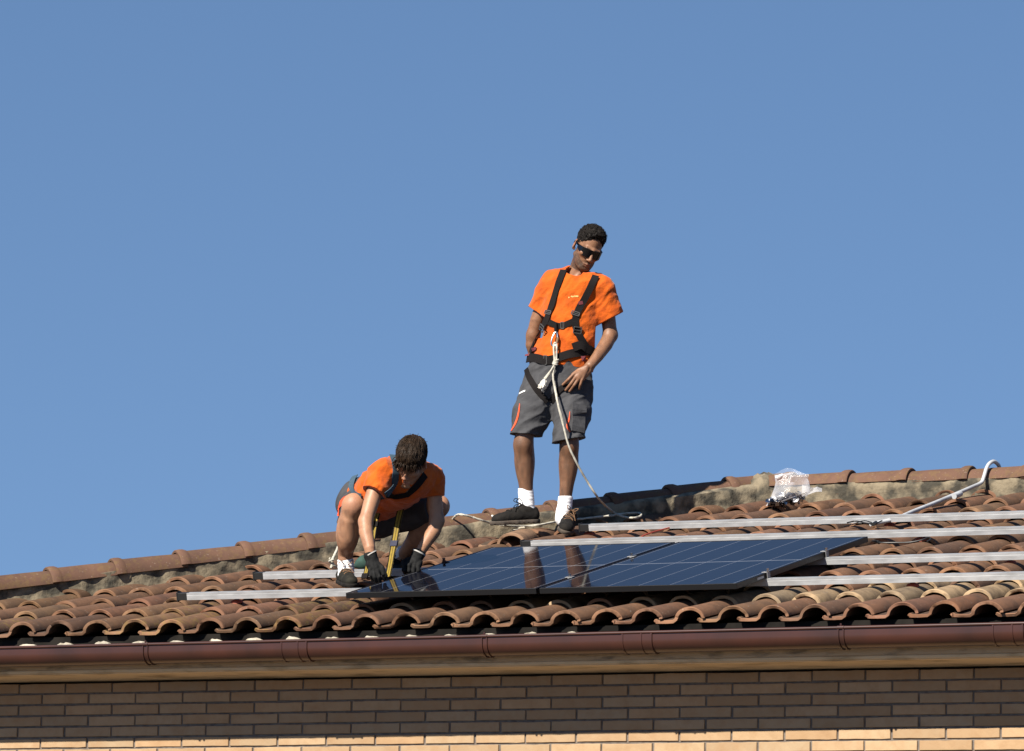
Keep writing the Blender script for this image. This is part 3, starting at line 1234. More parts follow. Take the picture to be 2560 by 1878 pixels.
def skin_mat(name, col, red, dark, stub):
    m = mat(name, col, 0.5, col2=dark, scale=26, lo=0.5, hi=0.75, bump=0.0006, bscale=160, spec=0.35, sss=0.06)
    n, l = m.node_tree.nodes, m.node_tree.links
    b = n['Principled BSDF']
    src = b.inputs['Base Color'].links[0].from_socket
    for an, c in (('ruddy', red), ('stubble', stub)):
        a = n.new('ShaderNodeAttribute'); a.attribute_name = an
        src = mixnode(n, l, src, c, a.outputs['Fac'])
    l.new(src, b.inputs['Base Color'])
    return m


M_SKIN1 = skin_mat('tanned_skin', (0.33, 0.162, 0.088), (0.20, 0.07, 0.043), (0.24, 0.11, 0.058), (0.05, 0.03, 0.020))
M_SKIN2 = skin_mat('light_skin', (0.50, 0.260, 0.150), (0.31, 0.13, 0.09), (0.37, 0.18, 0.105), (0.17, 0.095, 0.06))
M_ORANGE = mat('orange_cotton', (0.72, 0.126, 0.004), 0.85, col2=(0.56, 0.090, 0.003), scale=14, bump=0.0055, bscale=38, sheen=0.15, spec=0.2)
M_GREY = mat('charcoal_workwear', (0.078, 0.078, 0.083), 0.9, col2=(0.058, 0.058, 0.063), scale=20, bump=0.003, bscale=40, spec=0.2)
M_SHOE = mat('black_suede', (0.007, 0.006, 0.005), 0.9, col2=(0.017, 0.014, 0.011), scale=30, bump=0.001, bscale=200, spec=0.25)
M_SHOE2 = mat('olive_black_suede', (0.012, 0.0115, 0.008), 0.9, col2=(0.03, 0.028, 0.02), scale=24, bump=0.001, bscale=200, spec=0.25)
M_SOLE = mat('dusty_rubber_sole', (0.10, 0.075, 0.055), 0.9, col2=(0.03, 0.026, 0.022), scale=25, bump=0.001)
M_TANP = mat('tan_leather_patch', (0.25, 0.13, 0.06), 0.8)
M_SOCK = mat('white_sock', (1.1, 1.09, 1.1), 0.95, col2=(0.95, 0.94, 0.95), scale=60, bump=0.001, bscale=120, stretch=(6, 6, 0.6))
M_HAIR1 = mat('black_hair', (0.008, 0.006, 0.005), 0.65, col2=(0.018, 0.013, 0.010), scale=80, spec=0.15, bump=.002, bscale=120)
M_HAIR2 = mat('dark_brown_hair', (0.020, 0.0120, 0.0075), 0.5, col2=(0.050, 0.031, 0.019), scale=45, stretch=(1, 1, 1), spec=0.1, bump=.002, bscale=90)
M_WEB = mat('black_webbing', (0.0105, 0.0085, 0.0085), 0.9, col2=(0.016, 0.013, 0.013), scale=200, spec=.15, bump=0.0005, bscale=400)
M_WEBRED = mat('dark_red_label', (0.16, 0.02, 0.03), 0.8)
M_WEBBLUE = mat('slate_blue_webbing', (0.035, 0.075, 0.11), 0.75, col2=(0.05, 0.10, 0.14), scale=90)
M_WEBYEL = mat('yellow_webbing', (0.32, 0.215, 0.009), 0.75, col2=(0.24, 0.16, 0.008), scale=60)
M_BUCKLE = mat('grey_buckle', (0.16, 0.15, 0.14), 0.4, metal=0.6)
M_SHADES = mat('black_glasses', (0.004, 0.004, 0.005), 0.18, spec=0.5)
M_GLOVE = mat('black_glove', (0.007, 0.007, 0.007), 0.8, col2=(0.016, 0.016, 0.016), scale=50, spec=.2, bump=0.001, bscale=120)
M_CUFF = mat('grey_cuff_edge', (.5, .48, .45), .9)
M_PIPING = mat('neon_orange_piping', (0.85, 0.10, 0.025), 0.8)
M_WHITE = mat('white_tab', (0.8, 0.8, 0.78), 0.7)


def folds(seed, A, amp, ridged=True):
    A = np.array(A, float)

    def fn(P):
        q = P @ A.T
        n = vnoise(q + vnoise(P * 7, seed + 9)[:, None] * 0.35, seed)
        if ridged: n = 1 - 2 * np.abs(n)
        n2 = vnoise(q * 2.3 + 5.1, seed + 1)
        return -(n * 0.7 + n2 * 0.3) * amp
    return fn


def hair_tufts(name, F, V_from, cond, n, ln, r, droop, m_, parent, curl=0.0, seed=1, flow=None):
    """small tapered locks growing out of the hair volume"""
    rg = np.random.default_rng(seed)
    V, Q = V_from
    keep = np.array([i for i in rg.permutation(len(V)) if cond(V[i])][:n])
    Nn = F.grad(V[keep])
    B = MB()
    for p, nn in zip(V[keep], Nn):
        d = nn * (0.75 if flow is None else .02) + rg.normal(0, .35 if flow is None else .20, 3)
        if flow is not None:
            fl_ = flow(p)
            d = d + fl_ - nn * (fl_ @ nn) * .8
        d /= np.linalg.norm(d)
        l_ = ln * rg.uniform(.6, 1.25)
        side = np.cross(d, rg.normal(0, 1, 3)); side /= np.linalg.norm(side)
        if flow is None:
            pts = [p - nn * .004, p + d * l_ * .45 + side * curl * l_ * .4, p + d * l_ * .85 + side * curl * l_ * .2 + np.array(droop) * l_ * .35, p + d * l_ + np.array(droop) * l_ * .7 - side * curl * l_ * .3]
        else:                                      # locks that lie along the scalp and lift a little at the tip
            side = np.cross(nn, d); side *= rg.choice((-1, 1)) / (np.linalg.norm(side) + 1e-9)
            pts = [p - nn * .003]
            for t_, lf in ((.35, .0010), (.7, .0016), (1.0, .0022)):
                q = p + d * l_ * t_ + side * curl * l_ * math.sin(t_ * 2.6) * .5
                g_ = F.grad(q)[0]
                pts.append(q - g_ * (float(F.sample(q)[0]) - lf * rg.uniform(.4, 1.6)))
        B.tube(pts, [r, r * .95, r * .6, r * .12], 5, cap=False)
    return B.build(name, m_, parent, True, 80)


def shoe(parent, heel, toe, up, m_upper, m_sole, size=1.0, lacecol=None, roll=0.0):
    heel, toe, up = (np.array(q, float) for q in (heel, toe, up))
    x = toe - heel; ln = np.linalg.norm(x); x /= ln
    y = np.cross(up, x); y /= np.linalg.norm(y)
    z = np.cross(x, y)
    k = ln / 0.285
    R = np.array([x, y, z]).T
    f = Field((-.04, -.075, -.02), (.34, .075, .17), .0032)
    fl = ((0, 0, 1), 1.25)
    f.add(cone((.045, 0, .055), (.05, 0, .078), .040, .036), .01)
    f.add(cone((.045, 0, .045), (.13, .0, .045), .038, .040), .02)
    f.add(cone((.13, 0, .045), (.225, .006, .035), .042, .040, fl), .02)
    f.add(cone((.21, 0, .036), (.25, .004, .032), .040, .034, fl), .02)
    f.add(cone((.075, 0, .078), (.17, 0, .052), .033, .030), .02)
    f.add(cone((.065, 0, .085), (.085, 0, .100), .030, .026), .015)
    f.cut((0, 0, .016), (0, 0, -1))
    f.sub(cone((.05, 0, .10), (.058, 0, .15), .031, .038), .006)
    f.warp(lambda P: vnoise(P * np.array((45, 22, 60)), 4) * .0022)
    e = empty('shoe_', parent=parent) if False else None
    o = f.build('shoe', m_upper, parent)
    mm = Matrix.Identity(4)
    for i in range(3):
        for j in range(3): mm[i][j] = R[i][j] * k
        mm[i][3] = heel[i]
    o.matrix_local = mm
    s_ = Field((-.05, -.08, -.02), (.34, .08, .06), .004)
    s_.add(cone((.042, 0, .012), (.13, 0, .012), .043, .041), .02)
    s_.add(cone((.13, 0, .012), (.225, .006, .012), .041, .048), .02)
    s_.add(cone((.225, .006, .014), (.258, .004, .016), .047, .036), .02)
    s_.cut((0, 0, .024), (0, 0, 1)); s_.cut((0, 0, 0), (0, 0, -1))
    for gx in np.arange(.02, .28, .028):
        s_.sub(cone((gx, -.08, 0), (gx, .08, 0), .005, .005), .003)
    s_.build('sole', m_sole, o)
    B = MB()
    for i, gx in enumerate(np.linspace(.105, .185, 5)):
        pts = []
        for gy in np.linspace(-.026, .026, 7):
            h = .13
            while h > .02 and f.sample((gx + gy * .25 * (1 if i % 2 else -1), gy, h))[0] > .0015: h -= .002
            pts.append((gx + gy * .25 * (1 if i % 2 else -1), gy, h + .001))
        B.tube(smoothpath(pts, 3), .0024, 6)
    c = np.array((.098, 0, .128))
    for sy in (-1, 1):
        lp = [c + (0, 0, -.012), c + (.012, sy * .018, .008), c + (.03, sy * .035, .016), c + (.042, sy * .026, .002), c + (.025, sy * .008, -.008), c + (0, 0, -.012)]
        B.tube(smoothpath(lp, 5), .0023, 6)
        B.tube(smoothpath([c + (0, 0, -.012), c + (.035, sy * .018, -.02), c + (.055, sy * .04, -.055)], 5), .0022, 6)
    B.build('shoelace', lacecol or m_upper, o, True)
    return o


def straps(fig, fields, path, width, name, m_, parent, lift=.0055, th=.003, n=5, back=False, extra=None):
    """webbing laid on the clothes along a path"""
    P, N_ = [], []
    for q in smoothpath([(*p, 0) for p in path], n):
        h = fig.hit(fields, q[0], q[1], back)
        if h is None or h[2] > 0.006: continue
        P.append(h[0]); N_.append(h[1])
    P = np.array(P); N_ = np.array(N_)
    for _ in range(3):
        P[1:-1] = (P[:-2] + P[1:-1] * 2 + P[2:]) / 4
        N_[1:-1] = (N_[:-2] + N_[1:-1] * 2 + N_[2:]) / 4
    N_ /= np.linalg.norm(N_, axis=1)[:, None]
    B = MB()
    B.ribbon(P, N_, width, th, lift)
    o = B.build(name, m_, parent, True, 50)
    return o, P, N_


def buckle(P, N_, t, size, name, parent, m_=None):
    """flat metal frame lying on a strap"""
    N_ = np.array(N_) / np.linalg.norm(N_)
    t = np.array(t, float); t -= N_ * (t @ N_); t /= np.linalg.norm(t)
    s_ = np.cross(N_, t)
    R = np.array([t, s_, N_]).T
    B = MB()
    a, b = size
    c = np.array(P) + N_ * .009
    for sg in (-1, 1):
        B.box(c + t * sg * a / 2, (.006, b, .006), R, .001)
        B.box(c + s_ * sg * b / 2, (a, .006, .006), R, .001)
    B.box(c, (.005, b, .005), R, .001)
    return B.build(name, m_ or M_BUCKLE, parent)


# ================================================================== the standing man
A1 = Fig(RP(1.55, 2.95))
L = A1.L
man = empty('person', matrix=figmat(A1.O))
tag(man, 'standing man in sunglasses, orange shirt and grey shorts, roped to a black harness', 'person')
front = np.array([-math.sin(math.radians(15)), -math.cos(math.radians(15)), 0])

# head frame: turned to the right, tipped down and sideways
HR1 = rot('Y', 15) @ rot('Z', 24) @ rot('X', 24)
HC1 = L(1470, 621, -0.03)
footR = A1.loc(on_roof(1290, 1311, .055)); footL = A1.loc(on_roof(1418, 1327, .0))
dR, dL = footR[1], footL[1]

body = Field((-.42, -.46, -.02), (.60, .42, 1.86), .0032)
head(body, HC1, HR1)
T1 = lambda p: HC1 + HR1 @ np.array(p, float)
body.add(cone(T1((0, .022, -.05)), L(1436, 694, .03), .052, .046), .02)
body.add(cone(T1((.03, -.03, -.10)), L(1437, 700, -.02), .012, .010), .02)
# trunk (under the clothes)
body.add(cone(L(1428, 752, .03), L(1412, 860, .03), .13, .13, (front, 1.5)), .03)
body.add(cone(L(1412, 860, .03), L(1398, 950, .03), .13, .14, (front, 1.4)), .04)
body.add(cone(L(1385, 716, .06), L(1505, 728, -.02), .042, .042), .02)
# legs
limb(body, [L(1352, 950, .05), L(1312, 1085, dR - .06), L(1308, 1112, dR - .055)], [.080, .054, .049], .03)
limb(body, [L(1308, 1112, dR - .055), L(1310, 1150, dR - .03), L(1313, 1190, dR - .015), L(1315.5, 1225, dR - .005), L(1318, 1292, dR)], [.049, .0515, .0465, .0395, .036], .04)
body.add(ell(L(1313, 1148, dR + .0), (.047, .05, .10)), .05)
limb(body, [L(1432, 950, .0), L(1424, 1090, dL - .055), L(1423, 1115, dL - .055)], [.080, .053, .047], .03)
limb(body, [L(1423, 1115, dL - .06), L(1422, 1155, dL - .03), L(1418, 1200, dL - .015), L(1414, 1240, dL - .005), L(1410, 1300, dL)], [.047, .049, .0435, .0365, .034], .04)
body.add(ell(L(1421, 1152, dL + .0), (.045, .05, .10)), .05)
# right arm, its hand behind the hip
limb(body, [L(1374, 722, .07), L(1344, 800, .10), L(1333, 838, .12)], [.050, .043, .038], .02)
limb(body, [L(1333, 838, .12), L(1331, 862, .135), L(1342, 912, .17), L(1352, 930, .17)], [.039, .040, .028, .03], .02)
# left arm coming forward to the thigh
limb(body, [L(1510, 728, -.03), L(1521, 800, .01), L(1526, 838, .01)], [.050, .0425, .040], .02)
limb(body, [L(1526, 838, .01), L(1514, 862, -.03), L(1495, 890, -.09), L(1476, 914, -.135)], [.041, .041, .034, .027], .02)
# left hand: palm on the thigh, four fingers and thumb
hd = -.165
body.add(cone(L(1474, 916, hd + .03), L(1446, 942, hd), .026, .027, ((0, 1, 0), 1.5)), .015)
body.add(cone(L(1470, 928, hd + .025), L(1455, 945, hd + .008), .022, .020, ((0, 1, 0), 1.4)), .012)
for (bx, by), (mx, my), (tx, ty), r0 in (((1434, 936), (1421, 949), (1407, 962), .0098), ((1440, 942), (1428, 959), (1414.5, 975.5), .0102),
                                         ((1447, 947), (1436, 963), (1424, 978.5), .0098), ((1455, 950), (1451, 962), (1447.5, 973), .0085)):
    limb(body, [L(1466, 924, hd + .012), L(bx, by, hd - .006), L(mx, my, hd - .002), L(tx, ty, hd + .018)], [.014, r0, r0 * .92, r0 * .75], .004)
limb(body, [L(1468, 918, hd + .012), L(1448, 925, hd + .014), L(1432, 936, hd + .022)], [.015, .012, .0095], .006)


def ruddy1(V):
    q = (V - HC1) @ HR1
    d = np.sqrt((q[:, 0] / .02) ** 2 + ((q[:, 1] + .09) / .02) ** 2 + ((q[:, 2] + .0755) / .009) ** 2)
    ear = np.sqrt((np.abs(q[:, 0]) - .079) ** 2 + (q[:, 1] - .02) ** 2 + q[:, 2] ** 2)
    return np.clip(1.4 - d, 0, 0.55) + 0.35 * (ear < .035)


def stub1(V):
    q = (V - HC1) @ HR1
    n = vnoise(q * 70, 2) * .25 + vnoise(q * 220, 6) * .3
    jaw = np.clip((-.042 - q[:, 2] - 0.6 * np.clip(-q[:, 1] - .045, 0, 1) + np.abs(q[:, 0]) * .22) / .014, 0, 1)
    jaw = np.maximum(jaw, np.clip((np.abs(q[:, 0]) - .056) / .008, 0, 1) * (q[:, 2] < .0) * (q[:, 1] < .0) * (q[:, 1] > -.035))
    chin = np.clip(1.35 - np.sqrt((q[:, 0] / .034) ** 2 + ((q[:, 2] + .103) / .022) ** 2), 0, 1) * (q[:, 1] < -.02)
    mus = np.clip(1.4 - np.sqrt((q[:, 0] / .027) ** 2 + ((q[:, 2] + .0585) / .0085) ** 2), 0, 1) * (q[:, 1] < -.06)
    lip = np.clip(1.3 - np.sqrt((q[:, 0] / .021) ** 2 + ((q[:, 2] + .0755) / .010) ** 2), 0, 1)
    m_ = np.maximum(np.maximum(jaw, chin), mus) * (1 - lip) * (q[:, 1] < .02) * (q[:, 2] < .0) * (q[:, 2] > -.135)
    brow = np.clip(1.3 - np.sqrt(((np.abs(q[:, 0]) - .034) / .022) ** 2 + ((q[:, 2] - .021) / .006) ** 2), 0, 1) * (q[:, 1] < -.05)
    leg = (V[:, 2] < .62) * np.clip(.46 + vnoise(V * np.array((60, 60, 22)), 17) * .28, .15, .8)
    arm = ((V[:, 2] > .8) & (V[:, 2] < 1.25)) * np.clip(.14 + vnoise(V * np.array((70, 70, 40)), 18) * .22, 0, .5)
    return np.clip(m_ * (.80 + n), 0, .95) + brow * .85 + leg + arm


body.build('body', M_SKIN1, man, {'ruddy': ruddy1, 'stubble': stub1})

# hair
hf = Field(HC1 - .17, HC1 + .19, .003)
hf.add(ell(T1((0, .018, .050)), (.0785, .0965, .087), HR1), .01)
hf.add(ell(T1((0, -.010, .088)), (.066, .080, .054), HR1), .02)


def curls(P):
    q = (P - HC1) @ HR1
    return (np.abs(vnoise(q * 70, 11)) * .007 + np.abs(vnoise(q * 130, 12)) * .004 - .0035) * np.clip((q[:, 2] - .0) / .05, .25, 1)


hf.warp(curls)
hf.cut(T1((0, -.068, .080)), HR1 @ np.array((0, -1, -.62)))
hf.cut(T1((0, -.038, .0)), HR1 @ np.array((0, -.85, -.30)), *(T1((0, 0, -.06)) - .2, T1((0, 0, -.06)) + .2))
hf.sub(ell(T1((0, -.055, -.045)), (.12, .075, .082), HR1), .008)
hf.cut(T1((0, .06, -.062)), HR1 @ np.array((0, -.5, -1.0)))
for sx in (-1, 1): hf.sub(ell(T1((sx * .082, .014, -.014)), (.022, .021, .032), HR1), .004)
hair1 = hf.build('hair', M_HAIR1, man)
hv = (np.array([v.co[:] for v in hair1.data.vertices]), None)
hair_tufts('curls', hf, hv, lambda p: ((p - HC1) @ HR1)[2] > .052, 900, .014, .0021, (0, 0, -.2), M_HAIR1, hair1, curl=1.1, seed=3, flow=lambda p: HR1 @ np.array((0, .5, 0)) + np.cross(p - HC1, (0, 1, 0)) * 6)

hair_tufts('stray_curls', hf, hv, lambda p: ((p - HC1) @ HR1)[2] > .075, 220, .008, .0019, (0, 0, -.3), M_HAIR1, hair1, curl=1.3, seed=8)

# sunglasses, wrapping round the face
B = MB()
th_ = np.radians(np.linspace(-80, 80, 49))
V, Fc = [], []
for j, a in enumerate(th_):
    u_ = abs(a) / math.radians(80)
    top = .022 - .006 * u_ ** 2
    notch = math.exp(-(a / math.radians(9)) ** 2)
    botm = -.029 + .029 * notch + (.024 * max(0, (u_ - .45) / .55) ** 1.3)
    for rad in (1.0, .96):
        for z in (top, botm):
            V.append(T1((.079 * math.sin(a) * rad, -.006 - .096 * math.cos(a) ** .8 * rad, z)))
for j in range(len(th_) - 1):
    a = j * 4; b = a + 4
    Fc += [(a, a + 1, b + 1, b), (a + 2, b + 2, b + 3, a + 3), (a, b, b + 2, a + 2), (a + 1, a + 3, b + 3, b + 1)]
Fc += [(0, 2, 3, 1), (len(V) - 4, len(V) - 3, len(V) - 1, len(V) - 2)]
B.add(V, Fc)
glasses = B.build('sunglasses', M_SHADES, man, True, 45)
B = MB()
for sx in (-1, 1):
    B.tube([T1((sx * .079, -.024, .010)), T1((sx * .080, .0, .012)), T1((sx * .083, .022, .014)), T1((sx * .081, .034, -.004))], [.0065, .005, .004, .003], 6)
B.build('temple_arm', M_SHADES, glasses, True)

# shirt
sh = Field((-.40, -.36, .60), (.62, .36, 1.66), .0042)
sh.add(cone(L(1432, 745, .02), L(1423, 800, .02), .172, .168, (front, 1.45)), .03)
sh.add(cone(L(1423, 800, .02), L(1406, 905, .02), .168, .178, (front, 1.42)), .04)
sh.add(cone(L(1406, 905, .02), L(1404, 935, .02), .176, .168, (front, 1.4)), .03)
sh.add(cone(L(1381, 712, .06), L(1503, 724, -.02), .062, .062), .05)
sh.add(cone(L(1425, 693, .04), L(1385, 708, .06), .055, .060), .04)
sh.add(cone(L(1440, 695, .03), L(1500, 720, -.02), .055, .060), .04)
rs = [L(1374, 722, .07), L(1341, 790, .105)]
ls = [L(1508, 735, -.02), L(1529, 812, .0)]
sh.add(cone(rs[0], rs[1], .068, .066), .03)
sh.add(cone(ls[0], ls[1], .070, .076), .03)
sh.warp(folds(21, [[11, 0, 8], [0, 8, 0], [-4, 0, 4]], .0125))
sh.warp(folds(33, [[24, 0, -17], [0, 12, 0], [7, 0, 9]], .0045))
sh.warp(folds(31, [[13, 0, -15], [0, 9, 0], [6, 0, 6]], .0070))
rd = rs[1] - rs[0]; rd /= np.linalg.norm(rd)
ld = ls[1] - ls[0]; ld /= np.linalg.norm(ld)
sh.cut(L(1341, 777, .10), rd + np.array((-.1, 0, 0)), L(1341, 790, .1) - .14, L(1341, 790, .1) + np.array((.075, .14, .05)))
sh.cut(L(1526, 797, -.0), ld + np.array((.25, 0, 0)), L(1529, 812, 0) - np.array((.09, .16, .14)), L(1529, 812, 0) + np.array((.2, .16, .13)))
sh.sub(cone(rs[0] + rd * .10, rs[1] + rd * .1, .050, .058), .004)
sh.sub(cone(ls[0] + ld * .13, ls[1] + ld * .1, .056, .066), .004)
sh.cut(L(1400, 919, 0), (-.12, 0, -1))
sh.add(cone(L(1415, 688, .05), L(1390, 704, .06), .036, .054), .03)
sh.add(cone(L(1453, 690, .03), L(1490, 714, .0), .036, .054), .03)
sh.sub(ell(L(1437, 682, -.012), (.056, .085, .036), rot('Y', 8)), .006)
sh.sub(cone(T1((0, .022, -.06)), L(1436, 690, .03), .058, .057), .006)
shirt = sh.build('shirt', M_ORANGE, man)
B = MB()
for lx0, lx1, ly in ((1421, 1424, 744), (1427, 1430, 741.5), (1431, 1434, 742), (1435, 1437, 741), (1438, 1446, 741)):
    h0, h1 = A1.hit([sh], lx0, ly), A1.hit([sh], lx1, ly)
    B.ribbon([h0[0], h1[0]], [h0[1], h1[1]], .009, .0012, .0008)
B.build('chest_print', mat('pale_yellow_print', (0.80, 0.52, 0.16), .8), shirt)

# shorts
so = Field((-.42, -.42, .36), (.46, .38, 1.10), .0042)
so.add(cone(L(1400, 908, .02), L(1396, 965, .02), .170, .182, (front, 1.35)), .03)
so.add(cone(L(1356, 965, .05), L(1330, 1035, dR * .4 - .01), .118, .100), .04)
so.add(cone(L(1330, 1035, dR * .4 - .01), L(1310, 1100, dR - .055), .100, .083), .04)
so.add(cone(L(1436, 965, -.0), L(1430, 1035, dL * .5 - .02), .112, .094), .04)
so.add(cone(L(1430, 1035, dL * .5 - .02), L(1419, 1115, dL - .065), .094, .084), .04)
so.warp(folds(41, [[9, 0, -13], [0, 8, 0], [5, 0, 3.5]], .011))
so.warp(folds(51, [[14, 0, -22], [0, 10, 0], [8, 0, 6]], .006))
so.cut(L(1312, 1088, dR - .05), (-.05, 0, -1), L(1312, 1140, dR) - .2, L(1346, 1086, dR) + np.array((.02, .25, .12)))
so.cut(L(1419, 1102, dL - .06), (.20, 0, -1), L(1420, 1160, dL) - np.array((.10, .3, .2)), L(1419, 1085, dL) + .25)
so.sub(cone(L(1312, 1082, dR - .05), L(1306, 1130, dR - .055), .055, .076), .004)
so.sub(cone(L(1421, 1096, dL - .062), L(1417, 1140, dL - .064), .055, .076), .004)
so.cut(L(1400, 900, 0), (0, 0, 1))
shorts = so.build('shorts', M_GREY, man)


def patch(fig, fields, path, widths, name, m_, parent, lift=.002, n=4):
    P, N_ = [], []
    W_ = []
    wi = smoothpath([(w_, 0, 0) for w_ in widths], n)[:, 0]
    for q, w_ in zip(smoothpath([(*p, 0) for p in path], n), wi):
        h = fig.hit(fields, q[0], q[1])
        if h is None or h[2] > .02: continue
        P.append(h[0]); N_.append(h[1]); W_.append(max(w_, .001))
    B = MB(); B.ribbon(P, N_, W_, .0025, lift)
    return B.build(name, m_, parent, True, 50)


patch(A1, [so], [(1300, 1010), (1297, 1035), (1290, 1058), (1279, 1078)], [.004, .014, .02, .014], 'orange_piping', M_PIPING, shorts)
patch(A1, [so], [(1425, 1030), (1422, 1050), (1418, 1066), (1424, 1080)], [.003, .008, .012, .007], 'orange_piping', M_PIPING, shorts)
patch(A1, [so], [(1299, 985), (1306, 981), (1314, 978)], [.012, .014, .012], 'white_tab', M_WHITE, shorts)
# cargo pocket with its flap
for pts, wdt, lf, nm in (([(1446, 1030), (1446, 1055), (1444, 1080)], .085, .004, 'cargo_pocket'), ([(1447, 1012), (1447, 1026), (1447, 1036)], .092, .009, 'pocket_flap')):
    P, N_ = [], []
    for q in smoothpath([(*p, 0) for p in pts], 4):
        h = A1.hit([so], q[0], q[1])
        if h: P.append(h[0]); N_.append(h[1])
    N_ = np.array(N_); N_[:] = N_.mean(0); N_ /= np.linalg.norm(N_, axis=1)[:, None]
    B = MB(); B.ribbon(P, N_, wdt, .010, lf - .008)
    B.build(nm, M_GREY, shorts)

# socks and shoes
for nm, pts, rr_ in (('sock', [L(1314.5, 1224, dR), L(1316, 1250, dR), L(1318, 1278, dR), L(1318, 1290, dR)], [.0455, .046, .047, .042]),
                     ('sock', [L(1414, 1243, dL), L(1412, 1262, dL), L(1408, 1284, dL - .005), L(1406, 1298, dL - .01)], [.0425, .043, .046, .042])):
    k_ = Field(pts[2] - .13, pts[2] + .17, .0035)
    limb(k_, pts, rr_, .015)
    k_.cut(pts[0] + np.array((0, 0, .004)), (0, 0, 1))
    k_.warp(lambda P: (vnoise(P * np.array((20, 20, 60)), 8) * .002 + .0005 * np.sin(P[:, 2] * 330)))
    k_.build(nm, M_SOCK, man)
shR = shoe(man, L(1350, 1308, dR + .02), L(1228, 1314, dR - .06), (0.05, -.1, 1), M_SHOE, M_SOLE, lacecol=M_SHOE)
shL = shoe(man, L(1421, 1315, dL + .09), L(1407, 1335, dL - .17), (0.30, -.2, 1), M_SHOE, M_SOLE, lacecol=M_TANP)
for o, c in ((shR, (.272, -.012, .052)), (shL, (.19, -.044, .040))):
    B = MB(); B.tube([(c[0] - .003, c[1] + .004, c[2] - .002), (c[0] + .003, c[1] - .004, c[2] + .003)], [.007, .005], 8)
    B.build('metal_eyelet', M_WHITE, o, True)
B = MB(); B.ribbon([(.17, .046, .03), (.205, .048, .031), (.24, .042, .028)], [(0, 1, .25)] * 3, .026, .002, .001)
B.build('leather_patch', M_TANP, shL, True)

# harness
hn = empty('harness', parent=man)
torso = [sh, so]
c2n = lambda pts: [(1240 + x / 4.13, 540 + y / 4.13) for x, y in pts]
c3n = lambda pts: [(1220 + x / 3.4425, 880 + y / 3.4425) for x, y in pts]
st1, P1, N1 = straps(A1, torso, c2n([(700, 565), (655, 680), (618, 800), (575, 940), (535, 1050), (495, 1140), (455, 1210), (400, 1310), (362, 1420)]), .041, 'shoulder_strap', M_WEB, hn)
st2, P2, N2 = straps(A1, torso, c2n([(1030, 625), (975, 740), (905, 870), (845, 985), (815, 1080), (835, 1190), (890, 1290), (955, 1390)]), .041, 'shoulder_strap', M_WEB, hn)
straps(A1, torso, c2n([(530, 1085), (620, 1130), (700, 1132), (800, 1085)]), .034, 'chest_strap', M_WEB, hn, lift=.005)
straps(A1, torso, c2n([(320, 1480), (400, 1465), (500, 1490), (600, 1480), (700, 1450), (850, 1405), (985, 1400)]), .050, 'waist_belt', M_WEB, hn, lift=.006, th=.006)
straps(A1, torso, c2n([(790, 1360), (850, 1345), (930, 1370), (1000, 1420)]), .05, 'hip_pad', M_WEB, hn, lift=.009, th=.010)
straps(A1, torso, c3n([(322, 90), (345, 190), (385, 270), (425, 335), (470, 390), (505, 430)]), .036, 'leg_strap', M_WEB, hn)
straps(A1, torso, c3n([(545, 430), (590, 360), (630, 320), (680, 290), (750, 230)]), .036, 'leg_strap', M_WEB, hn)
# the straps go on over the shoulders and down the back
for pts in (c2n([(700, 560), (690, 640), (720, 800), (760, 1000), (700, 1250), (560, 1450)]), c2n([(1030, 620), (960, 700), (880, 820), (780, 1000), (850, 1250), (950, 1400)])):
    try: straps(A1, torso, pts, .041, 'back_strap', M_WEB, hn, back=True)
    except Exception as e_: print('back strap', e_)
for (x, y), t_, sz in (((485, 1160), (1, -.0, .8), (.034, .046)), ((838, 1180), (.1, 0, 1), (.036, .046)), ((545, 1000), (.3, 0, 1), (.02, .046)), ((820, 1010), (.3, 0, 1), (.02, .046)), ((690, 1130), (1, 0, 0), (.02, .036)), ((518, 1488), (1, 0, 0), (.022, .05))):
    (nx, ny), = c2n([(x, y)])
    h = A1.hit(torso, nx, ny)
    buckle(h[0], h[1], t_, sz, 'buckle', hn)
for x, y, wd in ((872, 900, .02), (405, 1375, .02), (345, 1440, .016), (900, 1475, .03)):
    (nx, ny), (mx, my) = c2n([(x - 22, y + 4), (x + 22, y - 4)])
    a, b = A1.hit(torso, nx, ny), A1.hit(torso, mx, my)
    if a and b:
        B = MB(); B.ribbon([a[0], b[0]], [a[1], b[1]], wd, .002, .0085 if wd > .018 else .012); B.build('red_label', M_WEBRED, hn)
# carabiner
(cx0, cy0), (cx1, cy1) = c2n([(622, 1200), (590, 1345)])
hd0 = A1.hit(torso, cx0, cy0)[0][1] - .02
a, b = L(cx0, cy0, hd0), L(cx1, cy1, hd0 - .01)
ax_ = (b - a); ln_ = np.linalg.norm(ax_); ax_ /= ln_
sd = np.cross(ax_, (0, 1, 0)); sd /= np.linalg.norm(sd)
ring = [a + ax_ * (ln_ / 2) + ax_ * math.cos(t) * ln_ / 2 * 1.02 + sd * math.sin(t) * .0155 * (1 + .25 * math.cos(t)) for t in np.linspace(0, 2 * math.pi, 33)]
B = MB(); B.tube(ring, .0052, 8, cap=False); B.build('carabiner', M_STEEL, hn, True)
B = MB(); B.tube([a + ax_ * .03 + sd * .0165, a + ax_ * .062 + sd * .0165], .0078, 8); B.build('carabiner_sleeve', M_TANP, hn, True)
B = MB(); B.tube([L(*c2n([(615, 1110)])[0], hd0 + .012), L(*c2n([(618, 1215)])[0], hd0 + .004)], [.012, .009], 8); B.build('attachment_loop', M_WEB, hn, True)

